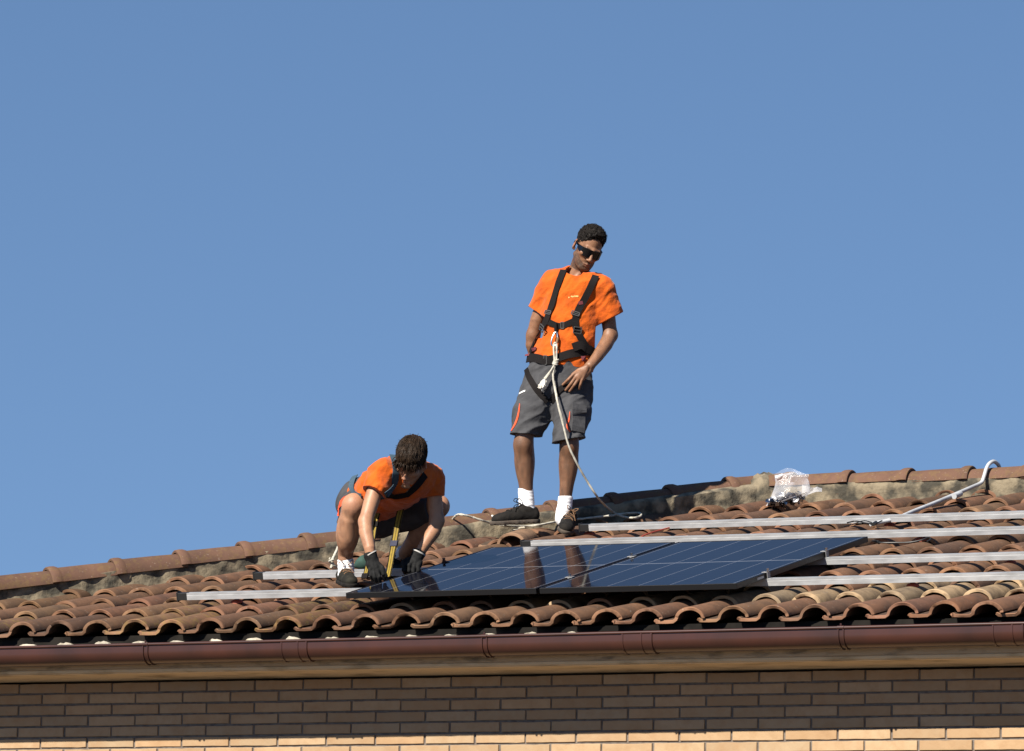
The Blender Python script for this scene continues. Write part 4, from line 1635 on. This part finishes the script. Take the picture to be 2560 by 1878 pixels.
# rope from the carabiner to the roof
W = lambda p: FR @ p + A1.O
rope = empty('safety_rope', tuple(W(L(1392, 866, hd0))))
tag(rope, 'white twisted rope hanging from the standing man\'s carabiner down to the tiles', 'rope')
ro0 = np.array(rope.location)
dk_ = L(1389, 905, 0)
kd = A1.hit(torso, 1389, 905)[0][1] - .035


def ropept(nx, ny, dy): return W(L(nx, ny, dy)) - ro0


B = MB()
for x0, x1 in ((1384, 1386.5), (1392, 1391)):
    B.tube(smoothpath([ropept(x0, 862, hd0 - .012), ropept((x0 + x1) / 2, 884, hd0 - .025), ropept(x1, 901, kd)], 4), .0058, 9, lobes=3, twist=170)
B.tube(smoothpath([ropept(1384, 862, hd0 - .012), ropept(1388, 857, hd0 - .012), ropept(1392, 862, hd0 - .012)], 4), .0058, 9)
B.tube(smoothpath([ropept(1387, 912, kd), ropept(1376, 930, kd - .005), ropept(1362, 948, kd)], 4), [.008] * 9, 9, lobes=3, twist=150)
B.build('tied_loop', M_ROPE, rope, True)
kf = Field(W(L(1389, 906, kd)) - ro0 - .05, W(L(1389, 906, kd)) - ro0 + .05, .002)
kc = W(L(1389, 906, kd)) - ro0
for q in (-.010, .0, .010):
    ringp = [kc + np.array((math.cos(t) * .012 + q * .3, math.sin(t) * .010, q + .004 * math.sin(t + q * 90))) for t in np.linspace(0, 2 * math.pi, 12)]
    limb(kf, ringp, [.0065] * 12, .003)
kf.build('knot', M_ROPE, rope)
fe = MB()
fa = ropept(1362, 947, kd)
for i in range(70):
    e_ = ropept(1355 + rng.normal(0, 5.0), 966 + rng.normal(0, 3), kd + rng.normal(0, .010))
    m_ = (fa * .55 + e_ * .45) + rng.normal(0, .004, 3)
    fe.tube(smoothpath([fa, m_, e_, e_ + rng.normal(0, .004, 3)], 2), .0022, 5)
fe.build('frayed_end', mat('cream_fibres', (1.05, 1.0, 0.88), .9), rope, True)
# hanging run, then slack lying on the tiles and over the hip
end = [ropept(*p, d_) for *p, d_ in ((1388, 912, kd), (1384, 928, kd), (1383, 945, kd - .005), (1388, 975, kd - .02), (1397, 1020, dL - .175), (1407, 1058, dL - .185),
                                     (1421, 1112, dL - .185), (1441, 1156, dL - .17), (1467, 1202, dL - .12), (1499, 1249, dL - .04))]
slack = [on_roof(nx, ny, h) - ro0 for nx, ny, h in ((1534, 1281, .03), (1560, 1292, .012), (1583, 1295, .012), (1602, 1290, .012), (1598, 1283, .015), (1570, 1283, .015), (1530, 1289, .012), (1485, 1294, .012),
                                                    (1440, 1299, .012), (1392, 1304, .014), (1350, 1312, .014), (1310, 1316, .016), (1262, 1314, .05), (1228, 1308, .06), (1204, 1301, .09), (1180, 1293, .115), (1158, 1287.5, .135))]
o2 = np.array([on_roof(1158, 1287.5, .135) - ro0 + hip_n * d_ + NR * z_ for d_, z_ in ((.10, -.008), (.2, -.06), (.32, -.16))])
B = MB()
B.tube(smoothpath(end + slack + list(o2), 6), .0062, 9, lobes=3, twist=150)
B.build('slack_rope', M_ROPE, rope, True)

# ================================================================== the squatting man
A2 = Fig(RP(1.5, 0.9))
L = A2.L
kn = empty('person', matrix=figmat(A2.O))
tag(kn, 'squatting man in black gloves bending over the edge of the left solar panel', 'person')
gR = A2.loc(RP(1.918, .40, .075))[1]
gL = A2.loc(RP(1.918, .80, .075))[1]
fR = A2.loc(on_roof(868, 1463, 0))[1]
fL = A2.loc(on_roof(992, 1432, 0))[1]
print('depths', gR, gL, fR, fL)
HR2 = rot('Y', 12) @ rot('Z', -8) @ rot('X', 44)
HC2 = L(1026, 1156, -.47)
T2 = lambda p: HC2 + HR2 @ np.array(p, float)
b2 = Field((-.30, -.85, -.06), (.56, .55, .92), .0032)
head(b2, HC2, HR2, nose=.98)
chestc = L(1016, 1196, -.33)
ta = chestc - L(925, 1272, .06); ta /= np.linalg.norm(ta)
lat = L(1088, 1190, -.27) - L(952, 1182, -.47); lat /= np.linalg.norm(lat)
bn = np.cross(lat, ta); bn /= np.linalg.norm(bn)
b2.add(cone(T2((0, .03, -.05)), L(1014, 1176, -.36), .052, .062), .03)
b2.add(cone(L(928, 1270, .06), chestc, .13, .135, (bn, 1.4)), .04)
b2.add(cone(L(957, 1182, -.46), L(1076, 1194, -.275), .045, .042), .03)
# arms
limb(b2, [L(953, 1184, -.47), L(930, 1250, -.52), L(914, 1304, -.56)], [.050, .043, .037], .02)
limb(b2, [L(914, 1304, -.56), L(915, 1330, -.59), L(924, 1370, -.625), L(928, 1392, gR + .01)], [.037, .0385, .031, .027], .02)
limb(b2, [L(1082, 1196, -.272), L(1087, 1250, -.27), L(1092, 1302, -.27)], [.046, .041, .038], .02)
limb(b2, [L(1093, 1302, -.27), L(1084, 1328, -.275), L(1062, 1362, -.285), L(1047, 1386, gL + .01)], [.038, .039, .031, .027], .02)
# legs
limb(b2, [L(912, 1276, .10), L(894, 1262, -.10), L(884, 1264, -.20)], [.085, .068, .056], .03)
limb(b2, [L(884, 1264, -.20), L(873, 1300, -.185), L(868, 1340, -.14), L(864, 1385, fR - .03), L(862, 1420, fR - .02)], [.052, .051, .051, .042, .037], .04)
b2.add(ell(L(870, 1325, -.135), (.054, .055, .11)), .05)
b2.add(ell(L(885, 1262, -.225), (.045, .035, .05)), .04)
limb(b2, [L(952, 1290, .14), L(1030, 1276, .08), L(1095, 1266, .0)], [.09, .075, .058], .03)
limb(b2, [L(1095, 1266, .0), L(1068, 1310, .07), L(1040, 1348, .14), L(1012, 1386, fL - .02), L(1000, 1404, fL)], [.056, .052, .05, .041, .039], .03)
b2.add(ell(L(1097, 1264, -.02), (.045, .04, .045)), .03)
b2.add(ell(L(1055, 1332, .14), (.055, .055, .07)), .05)


def ruddy2(V):
    q = (V - HC2) @ HR2
    d = np.sqrt((q[:, 0] / .02) ** 2 + ((q[:, 1] + .09) / .02) ** 2 + ((q[:, 2] + .0755) / .009) ** 2)
    nose = np.sqrt(q[:, 0] ** 2 + (q[:, 1] + .105) ** 2 + (q[:, 2] + .036) ** 2)
    ear = np.sqrt((np.abs(q[:, 0]) - .079) ** 2 + (q[:, 1] - .02) ** 2 + q[:, 2] ** 2)
    kn_ = np.minimum(np.linalg.norm(V - L(884, 1264, -.25), axis=1), np.linalg.norm(V - L(1097, 1264, -.04), axis=1))
    return np.clip(1.5 - d, 0, 0.9) + .35 * (nose < .02) + .5 * (ear < .035) + .4 * np.clip(1 - kn_ / .07, 0, 1)


def stub2(V):
    q = (V - HC2) @ HR2
    brow = np.clip(1.3 - np.sqrt(((np.abs(q[:, 0]) - .034) / .022) ** 2 + ((q[:, 2] - .021) / .006) ** 2), 0, 1) * (q[:, 1] < -.05)
    leg = ((V[:, 2] < .38) & (V[:, 1] > -.3)) * np.clip(.35 + vnoise(V * np.array((70, 70, 25)), 7) * .4, 0, .7)
    return brow * .9 + leg


b2.build('body', M_SKIN2, kn, {'ruddy': ruddy2, 'stubble': stub2})

# hair, longer on top, falling forward
hf2 = Field(HC2 - .19, HC2 + .20, .003)
hf2.add(ell(T2((0, .016, .052)), (.082, .100, .090), HR2), .01)
hf2.add(ell(T2((0, -.050, .074)), (.070, .056, .048), HR2), .03)
hf2.add(ell(T2((.0, .015, .088)), (.066, .080, .056), HR2), .03)


def strands(P):
    q = (P - HC2) @ HR2
    a = np.stack([q[:, 0] * 75 + q[:, 1] * 12, q[:, 1] * 16, q[:, 2] * 30], 1)
    return (np.abs(vnoise(a, 15)) - .2) * .007 + vnoise(q * 100, 16) * .001


hf2.warp(strands)
hf2.cut(T2((0, -.074, .040)), HR2 @ np.array((0, -.45, -1.0)), T2((0, -.09, .03)) - .085, T2((0, -.09, .03)) + .085)
hf2.sub(ell(T2((0, -.062, -.052)), (.12, .080, .085), HR2), .006)
hf2.cut(T2((0, .07, -.06)), HR2 @ np.array((0, -.55, -1.0)))
for sx in (-1, 1): hf2.sub(ell(T2((sx * .084, .014, -.016)), (.022, .021, .030), HR2), .004)
hair2 = hf2.build('hair', M_HAIR2, kn)
hv2 = (np.array([v.co[:] for v in hair2.data.vertices]), None)
crown = T2((.01, .055, .14))


def flow2(p):
    d = p - crown
    q = (p - HC2) @ HR2
    k = 3.2
    return k * d / (np.linalg.norm(d) + .03) + HR2 @ np.array((0, -.25, 0)) + np.array((0, 0, -.15))


hair_tufts('locks', hf2, hv2, lambda p: ((p - HC2) @ HR2)[2] > .02, 1500, .045, .0018, (0, 0, -.10), M_HAIR2, hair2, curl=.12, seed=5, flow=flow2)

hair_tufts('stray_locks', hf2, hv2, lambda p: ((p - HC2) @ HR2)[2] > .10, 45, .018, .0014, (0, 0, -.5), M_HAIR2, hair2, curl=.3, seed=9)
hair_tufts('fringe', hf2, hv2, lambda p: ((p - HC2) @ HR2)[1] < -.055 and ((p - HC2) @ HR2)[2] < .062, 150, .024, .0030, tuple(HR2 @ np.array((0, -.1, -1.6))), M_HAIR2, hair2, curl=.3, seed=10)

# shirt
s2 = Field((-.32, -.82, .18), (.54, .40, .86), .0042)
pel = L(918, 1262, .05)
s2.add(cone(pel, L(968, 1222, -.14), .150, .158, (bn, 1.25)), .03)
s2.add(cone(L(968, 1222, -.14), L(1012, 1200, -.32), .158, .160, (bn, 1.3)), .04)
s2.add(cone(L(962, 1184, -.45), L(1074, 1194, -.28), .066, .056), .05)
s2.add(cone(L(1010, 1178, -.35), L(962, 1178, -.44), .06, .066), .04)
s2.add(cone(L(1014, 1178, -.35), L(1072, 1190, -.28), .058, .056), .04)
r2 = [L(955, 1186, -.47), L(931, 1246, -.52)]
l2 = [L(1078, 1198, -.275), L(1085, 1258, -.27)]
s2.add(cone(r2[0], r2[1], .070, .066), .03)
s2.add(cone(l2[0], l2[1], .058, .050), .03)
s2.warp(folds(61, [[11, -4, 9], [0, 9, 0], [-4, 3, 4]], .0115))
s2.warp(folds(73, [[24, 0, -17], [0, 12, 0], [7, 0, 9]], .0045))
s2.warp(folds(71, [[11, 0, -14], [0, 9, 0], [6, 0, 5]], .0065))
rd2 = r2[1] - r2[0]; rd2 /= np.linalg.norm(rd2)
ld2 = l2[1] - l2[0]; ld2 /= np.linalg.norm(ld2)
s2.cut(L(931, 1231, -.51), rd2 + np.array((-.22, 0, 0)), L(931, 1246, -.52) - np.array((.13, .11, .12)), L(931, 1246, -.52) + np.array((.09, .11, .06)))
s2.cut(L(1085, 1242, -.27), ld2, L(1086, 1258, -.27) - np.array((.075, .12, .1)), L(1086, 1258, -.27) + np.array((.12, .12, .06)))
s2.sub(cone(r2[0] + rd2 * .10, r2[1] + rd2 * .1, .050, .060), .004)
s2.sub(cone(l2[0] + ld2 * .10, l2[1] + ld2 * .1, .046, .050), .004)
s2.cut(pel - ta * .07, -ta)
s2.sub(cone(T2((0, .035, -.06)), L(1014, 1180, -.375), .060, .050), .008)
shirt2 = s2.build('shirt', M_ORANGE, kn)

# shorts
k2 = Field((-.32, -.40, .10), (.60, .50, .66), .0042)
k2.add(cone(L(932, 1282, .12), L(912, 1258, .06), .155, .158, (bn, 1.12)), .03)
k2.add(cone(L(914, 1276, .08), L(892, 1264, -.11), .105, .088), .04)
k2.add(cone(L(955, 1290, .14), L(1040, 1278, .08), .110, .094), .04)
k2.add(cone(L(1040, 1278, .08), L(1088, 1268, .01), .092, .076), .03)
k2.add(cone(L(868, 1262, -.10), L(850, 1305, -.06), .030, .014), .02)
k2.warp(folds(81, [[10, 3, -12], [0, 8, 0], [5, 0, 5]], .007))
tk = L(884, 1264, -.2) - L(912, 1276, .10); tk /= np.linalg.norm(tk)
k2.cut(L(888, 1263, -.13), tk, L(888, 1263, -.2) - .16, L(888, 1263, -.2) + np.array((.12, .16, .16)))
k2.sub(cone(L(894, 1265, -.08), L(880, 1263, -.26), .066, .075), .004)
tl = L(1095, 1266, 0) - L(1030, 1276, .08); tl /= np.linalg.norm(tl)
k2.cut(L(1082, 1268, .02), tl, L(1104, 1268, 0) - .16, L(1104, 1268, 0) + .2)
k2.sub(cone(L(1070, 1270, .03), L(1104, 1265, -.01), .060, .070), .004)
shorts2 = k2.build('shorts', M_GREY, kn)
c6n = lambda pts: [(800 + x / 3.933, 1060 + y / 3.933) for x, y in pts]
patch(A2, [k2], c6n([(330, 695), (270, 712), (222, 760), (195, 830), (188, 905)]), [.012, .018, .022, .022, .016], 'orange_piping', M_PIPING, shorts2, lift=.006)

# socks, shoes, gloves
for pts, rr_ in (([L(864, 1401, fR - .02), L(865, 1420, fR - .02), L(865, 1438, fR - .02)], [.0445, .045, .046]),
                 ([L(1012, 1378, fL - .02), L(1004, 1396, fL), L(996, 1416, fL + .01)], [.044, .045, .047])):
    q_ = Field(pts[1] - .13, pts[1] + .13, .0035)
    limb(q_, pts, rr_, .015)
    dd = pts[0] - pts[1]; dd /= np.linalg.norm(dd)
    q_.cut(pts[0] + dd * .006, dd)
    q_.warp(lambda P: .0011 * np.sin(P[:, 2] * 300 + vnoise(P * 20, 3) * 3) + vnoise(P * 40, 5) * .0012)
    q_.build('sock', M_SOCK, kn)
shoe(kn, L(854, 1458, fR + .07), L(878, 1470, fR - .19), (0, -.15, 1), M_SHOE2, M_SHOE, lacecol=M_TANP)
shoe(kn, L(982, 1437, fL + .10), L(1000, 1448, fL - .17), (0, -.15, 1), M_SHOE, M_SHOE)

gf = Field(L(940, 1425, gR) - np.array((.12, .12, .13)), L(940, 1425, gR) + np.array((.12, .12, .13)), .0026)
limb(gf, [L(926.5, 1389, gR + .01), L(930, 1400, gR + .008), L(937, 1420, gR)], [.037, .034, .036], .012)
gf.add(cone(L(930, 1412, gR), L(943, 1426, gR - .005), .030, .034, ((0, 1, 0), 1.35)), .012)
for (mx, my), (jx, jy), (tx, ty), dd in (((925, 1424), (927, 1438), (932, 1450), .0), ((934, 1428), (937, 1443), (941, 1454), -.008), ((944, 1427), (948, 1442), (950, 1453), -.010), ((953, 1421), (958, 1436), (961, 1448), -.004)):
    limb(gf, [L(938, 1415, gR), L(mx, my, gR - .014 + dd), L(jx, jy, gR - .022 + dd), L(tx, ty, gR - .004 + dd)], [.018, .0125, .0115, .010], .004)
limb(gf, [L(940, 1408, gR - .005), L(955, 1420, gR - .02), L(964, 1440, gR - .02)], [.017, .0135, .0105], .005)
gf.sub(cone(L(925, 1380, gR + .012), L(926.5, 1390, gR + .01), .031, .030), .003)
gf.warp(lambda P: vnoise(P * 60, 9) * .0022)
gf.build('glove', M_GLOVE, kn)
gf = Field(L(1030, 1410, gL) - np.array((.13, .12, .12)), L(1030, 1410, gL) + np.array((.12, .12, .12)), .0026)
limb(gf, [L(1047, 1384, gL + .01), L(1044, 1392, gL + .008), L(1034, 1406, gL)], [.037, .034, .034], .012)
gf.add(cone(L(1020, 1408, gL - .005), L(1042, 1410, gL - .005), .030, .030, ((0, 1, 0), 1.2)), .012)
for bx, dz in ((1011, 0), (1023, 3), (1035, 4), (1046, 2)):
    limb(gf, [L(bx + 4, 1404 + dz, gL - .010), L(bx, 1412 + dz, gL - .034), L(bx - 1, 1425 + dz, gL - .036), L(bx + 1, 1431 + dz * .6, gL - .012)], [.015, .0135, .0125, .0115], .003)
limb(gf, [L(1024, 1402, gL), L(1011, 1404, gL - .01), L(1004, 1414, gL - .012)], [.017, .014, .011], .005)
gf.sub(cone(L(1050, 1376, gL + .012), L(1047, 1385, gL + .01), .031, .030), .003)
gf.warp(lambda P: vnoise(P * 60, 19) * .0022)
gf.build('glove', M_GLOVE, kn)
for (x, y, d_), (x2, y2, d2) in (((927, 1387, gR + .01), (925.5, 1384.5, gR + .01)), ((1047.5, 1383, gL + .01), (1049, 1380, gL + .01))):
    B = MB(); B.tube([L(x, y, d_), L(x2, y2, d2)], [.0385, .0375], 16, cap=False); B.build('glove_cuff', M_CUFF, kn, True)

# harness of the squatting man
h2 = empty('harness', parent=kn)
t2 = [s2, k2]
straps(A2, t2, c6n([(715, 300), (728, 380), (737, 460), (735, 540), (712, 620), (650, 690), (580, 720)]), .040, 'shoulder_strap', M_WEBBLUE, h2)
straps(A2, t2, c6n([(1030, 500), (960, 590), (900, 650), (840, 700)]), .040, 'shoulder_strap', M_WEB, h2)
straps(A2, t2, c6n([(640, 690), (740, 712), (850, 690)]), .034, 'chest_strap', M_WEB, h2, lift=.006)
straps(A2, t2, c6n([(385, 490), (335, 545), (318, 610), (345, 680), (420, 712)]), .036, 'waist_belt', M_WEBBLUE, h2, lift=.008)


def hang(path, wd, name):
    P = smoothpath([L(800 + x / 3.933, 1060 + y / 3.933, d_) for x, y, d_ in path], 5)
    T = np.gradient(P, axis=0)
    nn = []
    for i, t_ in enumerate(T):
        v = np.cross(np.array((.95, -.25 - .02 * i, 0)), t_); v /= np.linalg.norm(v)
        nn.append(v if v[1] < 0 else -v)
    B = MB(); B.ribbon(P, nn, wd, .003)
    o = B.build(name, M_WEBYEL, h2, True, 50)
    W_ = np.cross(T / np.linalg.norm(T, axis=1)[:, None], nn)
    for sg in (-1, 0, 1):
        B = MB(); B.ribbon(P + W_ * sg * wd * .42, nn, .0055 if sg else .0022, .0042, -.0004)
        B.build('dark_stitching', M_WEB, o, True, 50)
    return P, np.array(nn)


q1 = hang([(590, 800, -.15), (565, 880, -.15), (545, 960, -.15), (525, 1100, -.17), (500, 1250, -.2), (470, 1400, -.24), (440, 1520, -.26)], .034, 'leg_strap')
q2 = hang([(805, 800, -.16), (780, 900, -.16), (760, 1000, -.17), (735, 1150, -.18), (710, 1280, -.2), (690, 1400, -.22), (668, 1505, -.24)], .038, 'leg_strap')
for (P, nn), i0, wd, mm in ((q2, 16, .044, mat('navy_tape', (.012, .014, .05), .7)), (q1, 11, .040, M_WEB), (q1, 29, .044, M_WEB)):
    B = MB(); B.ribbon(P[i0 - 1:i0 + 2], nn[i0 - 1:i0 + 2], wd, .012, -.004); B.build('strap_keeper', mm, h2)

# ------------------------------------------------------------------ small things on the roof
# bag of fittings by the ridge
bagc = on_roof(1925, 1262, .0)
def bagmat():
    m = bpy.data.materials.new('clear_plastic_film'); m.use_nodes = True
    n, l = m.node_tree.nodes, m.node_tree.links
    out = n['Material Output']; b = n['Principled BSDF']
    b.inputs['Base Color'].default_value = (0.62, 0.62, 0.65, 1); b.inputs['Roughness'].default_value = .16
    b.inputs['Specular IOR Level'].default_value = 1.0
    tr = n.new('ShaderNodeBsdfTransparent')
    lw = n.new('ShaderNodeLayerWeight'); lw.inputs['Blend'].default_value = .35
    tc = n.new('ShaderNodeTexCoord')
    ns = noise(n, l, tc.outputs['Object'], 16, 6, .7)
    bp = n.new('ShaderNodeBump'); bp.inputs['Distance'].default_value = .007; l.new(ns, bp.inputs['Height']); l.new(bp.outputs['Normal'], b.inputs['Normal'])
    l.new(bp.outputs['Normal'], lw.inputs['Normal'])
    f = ramp(n, l, lw.outputs['Facing'], .0, 1.0, .13, .72)
    mx = n.new('ShaderNodeMixShader'); l.new(f, mx.inputs[0]); l.new(tr.outputs[0], mx.inputs[1]); l.new(b.outputs[0], mx.inputs[2])
    l.new(mx.outputs[0], out.inputs['Surface'])
    return m


bag = empty('plastic_bag', matrix=figmat(bagc))
tag(bag, 'clear plastic bag standing open by the ridge mortar, full of fittings', 'bag')
AB = Fig(bagc)
# outline of the film at rising heights: left and right edge in the bag's own frame
lev = [((1914, 1266), (1958, 1254)), ((1920, 1254), (2000, 1246)), ((1928, 1238), (2024, 1236)), ((1936, 1222), (2026, 1222)), ((1939, 1206), (2022, 1206)), ((1937, 1192), (2020, 1192)), ((1936, 1186), (2022, 1185))]
dep = [.05, .075, .085, .075, .05, .03, .012]
V, Fc = [], []
nk = 28
for (a, b), dp in zip(lev, dep):
    pa_, pb_ = AB.L(*a, 0), AB.L(*b, 0)
    for k in range(nk):
        t = 2 * math.pi * k / nk
        p = (pa_ + pb_) / 2 + (pb_ - pa_) / 2 * math.cos(t) + np.array((0, 1, 0)) * dp * math.sin(t)
        j = vnoise(np.array([p * 24]), 33)[0] * .026 + vnoise(np.array([p * 50]), 34)[0] * .005
        V.append(p + (np.array((0, -1, 0)) * j if True else 0) + np.array((0, 0, j * .5)))
for i in range(len(lev) - 1):
    for k in range(nk):
        Fc.append((i * nk + k, i * nk + (k + 1) % nk, (i + 1) * nk + (k + 1) % nk, (i + 1) * nk + k))
Fc.append(tuple(range(nk))[::-1])
# raised back flap
top0 = len(V)
fl = [(1936, 1186, 0), (1952, 1176, .02), (1966, 1170, .03), (1980, 1171, .03), (1996, 1178, .02), (2010, 1184, .01), (2022, 1185, 0)]
for x, y, d_ in fl: V.append(AB.L(x, y, d_ + .01))
for x, y, d_ in fl: V.append(AB.L(1937 + (x - 1936) * .99, 1192, d_ * .6 + .01))
for i in range(len(fl) - 1): Fc.append((top0 + i, top0 + i + 1, top0 + len(fl) + i + 1, top0 + len(fl) + i))
# loose film lying out to the right
s0 = len(V)
for i, t in enumerate(np.linspace(0, 1, 9)):
    for j, q in enumerate(np.linspace(0, 1, 5)):
        p = AB.L(2005 + 50 * t, 1212 + 12 * t + q * (26 - 20 * t), .04 - .10 * q)
        V.append(p + np.array((0, -1, .7)) * (vnoise(np.array([p * 40]), 35)[0] * .022))
for i in range(8):
    for j in range(4):
        a = s0 + i * 5 + j
        Fc.append((a, a + 5, a + 6, a + 1))
mesh('film', [tuple(v) for v in V], Fc, bagmat(), bag, True, 60)
B = MB()
B.ribbon([AB.L(1938, 1193, -.03), AB.L(1946, 1190, -.04), AB.L(1957, 1186, -.03)], [(0, -1, .4)] * 3, .012, .001)
B.build('folded_corner', mat('white_film_edge', (.85, .85, .86), .25), bag)
fit = MB()
AFit = AB
for i in range(70):
    t = rng.uniform()
    c = AB.L(1922 + t * 78 + rng.normal(0, 4), 1262 - t * 10 - abs(rng.normal(0, 9)) + 0, rng.normal(0, .03))
    R_ = rot('X', rng.uniform(0, 360)) @ rot('Y', rng.uniform(0, 360)) @ rot('Z', rng.uniform(0, 360))
    fit.box(c, (.034, .026, .003), R_, .0008)
    fit.box(c + R_ @ np.array((.015, 0, .010)), (.003, .026, .022), R_, .0008)
    if i % 3 == 0: fit.tube([c, c + R_ @ np.array((0, 0, .03))], .005, 6)
fo = mesh('metal_fittings', fit.v, fit.f, [mat('shiny_fittings', (.62, .62, .64), .22, metal=1.0, col2=(.10, .10, .11), scale=22, lo=.45, hi=.55)])
fo.matrix_world = figmat(bagc)
tag(fo, 'heap of bright metal clamps and bolts inside the plastic bag', 'fittings', kind='stuff')

# conduit over the ridge
cd = empty('conduit_pipe', tuple(on_roof(2276, 1280, .03)))
tag(cd, 'pale plastic conduit hooked over the ridge and running down to the rails', 'pipe')
c0 = np.array(cd.location)
cp = [on_roof(*p) - c0 for p in ((2176, 1311, .012), (2205, 1305, .014), (2240, 1297, .018), (2282, 1279, .022), (2338, 1257, .025), (2393, 1234, .028), (2430, 1218, .035))]
rf = Fig(RP(on_roof(2450, 1209, .05)[0], RIDGE_S - .14, .05))
cp += [FR @ rf.L(*p) + rf.O - c0 for p in ((2453, 1207, .0), (2460, 1192, .02), (2466, 1172, .05), (2473, 1160, .08), (2483, 1154, .11), (2491, 1157.5, .14), (2497, 1165, .17), (2500, 1176, .19))]
B = MB(); B.tube(smoothpath(cp, 6), .0115, 12); B.build('tube', M_CONDUIT, cd, True, 60)
a, b = on_roof(2385, 1241, .0275) - c0, on_roof(2401, 1234.5, .0285) - c0
B = MB(); B.tube([a, b], .0165, 12); B.build('coupling', M_CONDUIT, cd, True)
cb = empty('black_cable', tuple(on_roof(2187, 1309, .02)))
tag(cb, 'thin black cable looping out of the conduit end between two rails', 'cable')
q0 = np.array(cb.location)
B = MB()
B.tube(smoothpath([on_roof(*p) - q0 for p in ((2205, 1302, .03), (2187, 1309, .025), (2165, 1308, .02), (2140, 1303, .02), (2118, 1307, .02))], 5), .004, 7)
B.tube(smoothpath([on_roof(*p) - q0 for p in ((2186, 1309, .025), (2160, 1302, .03), (2130, 1312, .02), (2110, 1316, .02))], 5), .003, 7)
B.build('wire', M_BLACKPL, cb, True)
B = MB(); B.tube([on_roof(2190, 1307, .025) - q0, on_roof(2183, 1311, .025) - q0], .011, 10); B.build('plug', M_BLACKPL, cb, True)
cb = empty('panel_cable', tuple(on_roof(2190, 1356, .02)))
tag(cb, 'black cable with plug lying on tiles beyond the right panel corner', 'cable')
q0 = np.array(cb.location)
B = MB(); B.tube(smoothpath([on_roof(*p) - q0 for p in ((2182, 1353, .02), (2205, 1357, .015), (2240, 1357, .012), (2275, 1356, .012), (2305, 1350, .02), (2322, 1343, .03), (2326, 1349, .02), (2318, 1353, .02))], 5), .0042, 7)
B.build('wire', M_BLACKPL, cb, True)
B = MB(); B.tube([on_roof(2182, 1353, .02) - q0, on_roof(2198, 1356, .016) - q0], [.006, .011], 10); B.tube([on_roof(2180, 1352, .022) - q0, on_roof(2190, 1351.5, .028) - q0], .004, 6); B.build('plug', M_BLACKPL, cb, True)
rc = empty('red_cable', tuple(on_roof(1630, 1330, .012)))
tag(rc, 'thin red cable slanting between the two uppermost rails', 'cable')
q0 = np.array(rc.location)
B = MB(); B.tube(smoothpath([on_roof(*p) - q0 for p in ((1605, 1341, .008), (1622, 1334, .012), (1645, 1327, .012), (1668, 1321, .012), (1690, 1314, .012))], 5), .0045, 7); B.build('wire', M_CABLE_RED, rc, True)

# short rope tied to the second rail, left of the squatting man
r3 = empty('tied_rope', tuple(RP(.98, 1.16, .06)))
tag(r3, 'short white rope tied to the rail left of the squatting man', 'rope')
q0 = np.array(r3.location)
pz = Fig(q0)
B = MB()
B.tube(smoothpath([pz.L(*p) for p in ((846, 1366, .10), (841, 1378, .06), (834, 1393, .03), (829, 1403, .01), (830, 1410, 0), (828, 1421, -.01))], 5), .0075, 9, lobes=3, twist=120)
B.tube(smoothpath([pz.L(*p) for p in ((830, 1410, 0), (836, 1414, .0), (845, 1419, .02))], 4), .006, 8)
B.build('cord', M_ROPE, r3, True)
bpy.data.objects[r3.name].matrix_world = figmat(q0)
B = MB(); B.tube(smoothpath([pz.L(828, 1408, -.01) + np.array((.011 * math.cos(t), .011 * math.sin(t), .003 * t)) for t in np.linspace(0, 9, 14)], 2), .006, 8); B.build('knot', M_ROPE, r3, True)

# green cloth behind the second rail
gcp = RP(1.42, 1.32, 0)
gcl = empty('green_bag', matrix=figmat(gcp)); tag(gcl, 'dark green cloth bag lying behind the rail by the gloved hand', 'bag')
gq = Field((-.2, -.15, -.06), (.2, .15, .16), .006)
ag = Fig(gcp)
gq.add(cone(ag.L(886, 1416, .02), ag.L(908, 1408, .02), .012, .035), .02); gq.add(cone(ag.L(908, 1408, .02), ag.L(925, 1402, .02), .035, .04), .02)
gq.warp(lambda P: vnoise(P * 30, 4) * .006)
gq.build('cloth', mat('dark_green_cloth', (.018, .075, .055), .8, col2=(.012, .045, .035), scale=20), gcl)

# broken tile pieces under the shoe
for i, (nx, ny, sz, lab) in enumerate(((1298, 1326, (.075, .03, .012), 'long pale chip of mortar beside the standing man\'s left-hand shoe'), (1303, 1321, (.045, .025, .015), 'small pale chip of mortar tucked under the standing man\'s shoe'))):
    p = on_roof(nx, ny, .012)
    t = empty('mortar_chip', matrix=roofmat(p)); tag(t, lab, 'rubble')
    B = MB(); B.box((0, 0, 0), sz, rot('Z', 15 + i * 20) @ rot('X', 4), .003); B.build('chip', M_SUNPATCH_CHIP, t)
tl_ = empty('broken_tile', matrix=roofmat(on_roof(1272, 1334, .03)))
tag(tl_, 'broken roof tile tipped up on the others below the standing man', 'roof tile')
o = bpy.data.objects.new('shard', TILES[1]); link(o, tl_)
o.matrix_local = Matrix.Translation((-.17, -.06, -.075)) @ Matrix.Rotation(math.radians(5), 4, 'X') @ Matrix.Rotation(math.radians(9), 4, 'Z') @ Matrix.Scale(.55, 4, (0, 1, 0))
o.color = (.19, .115, .07, 0)
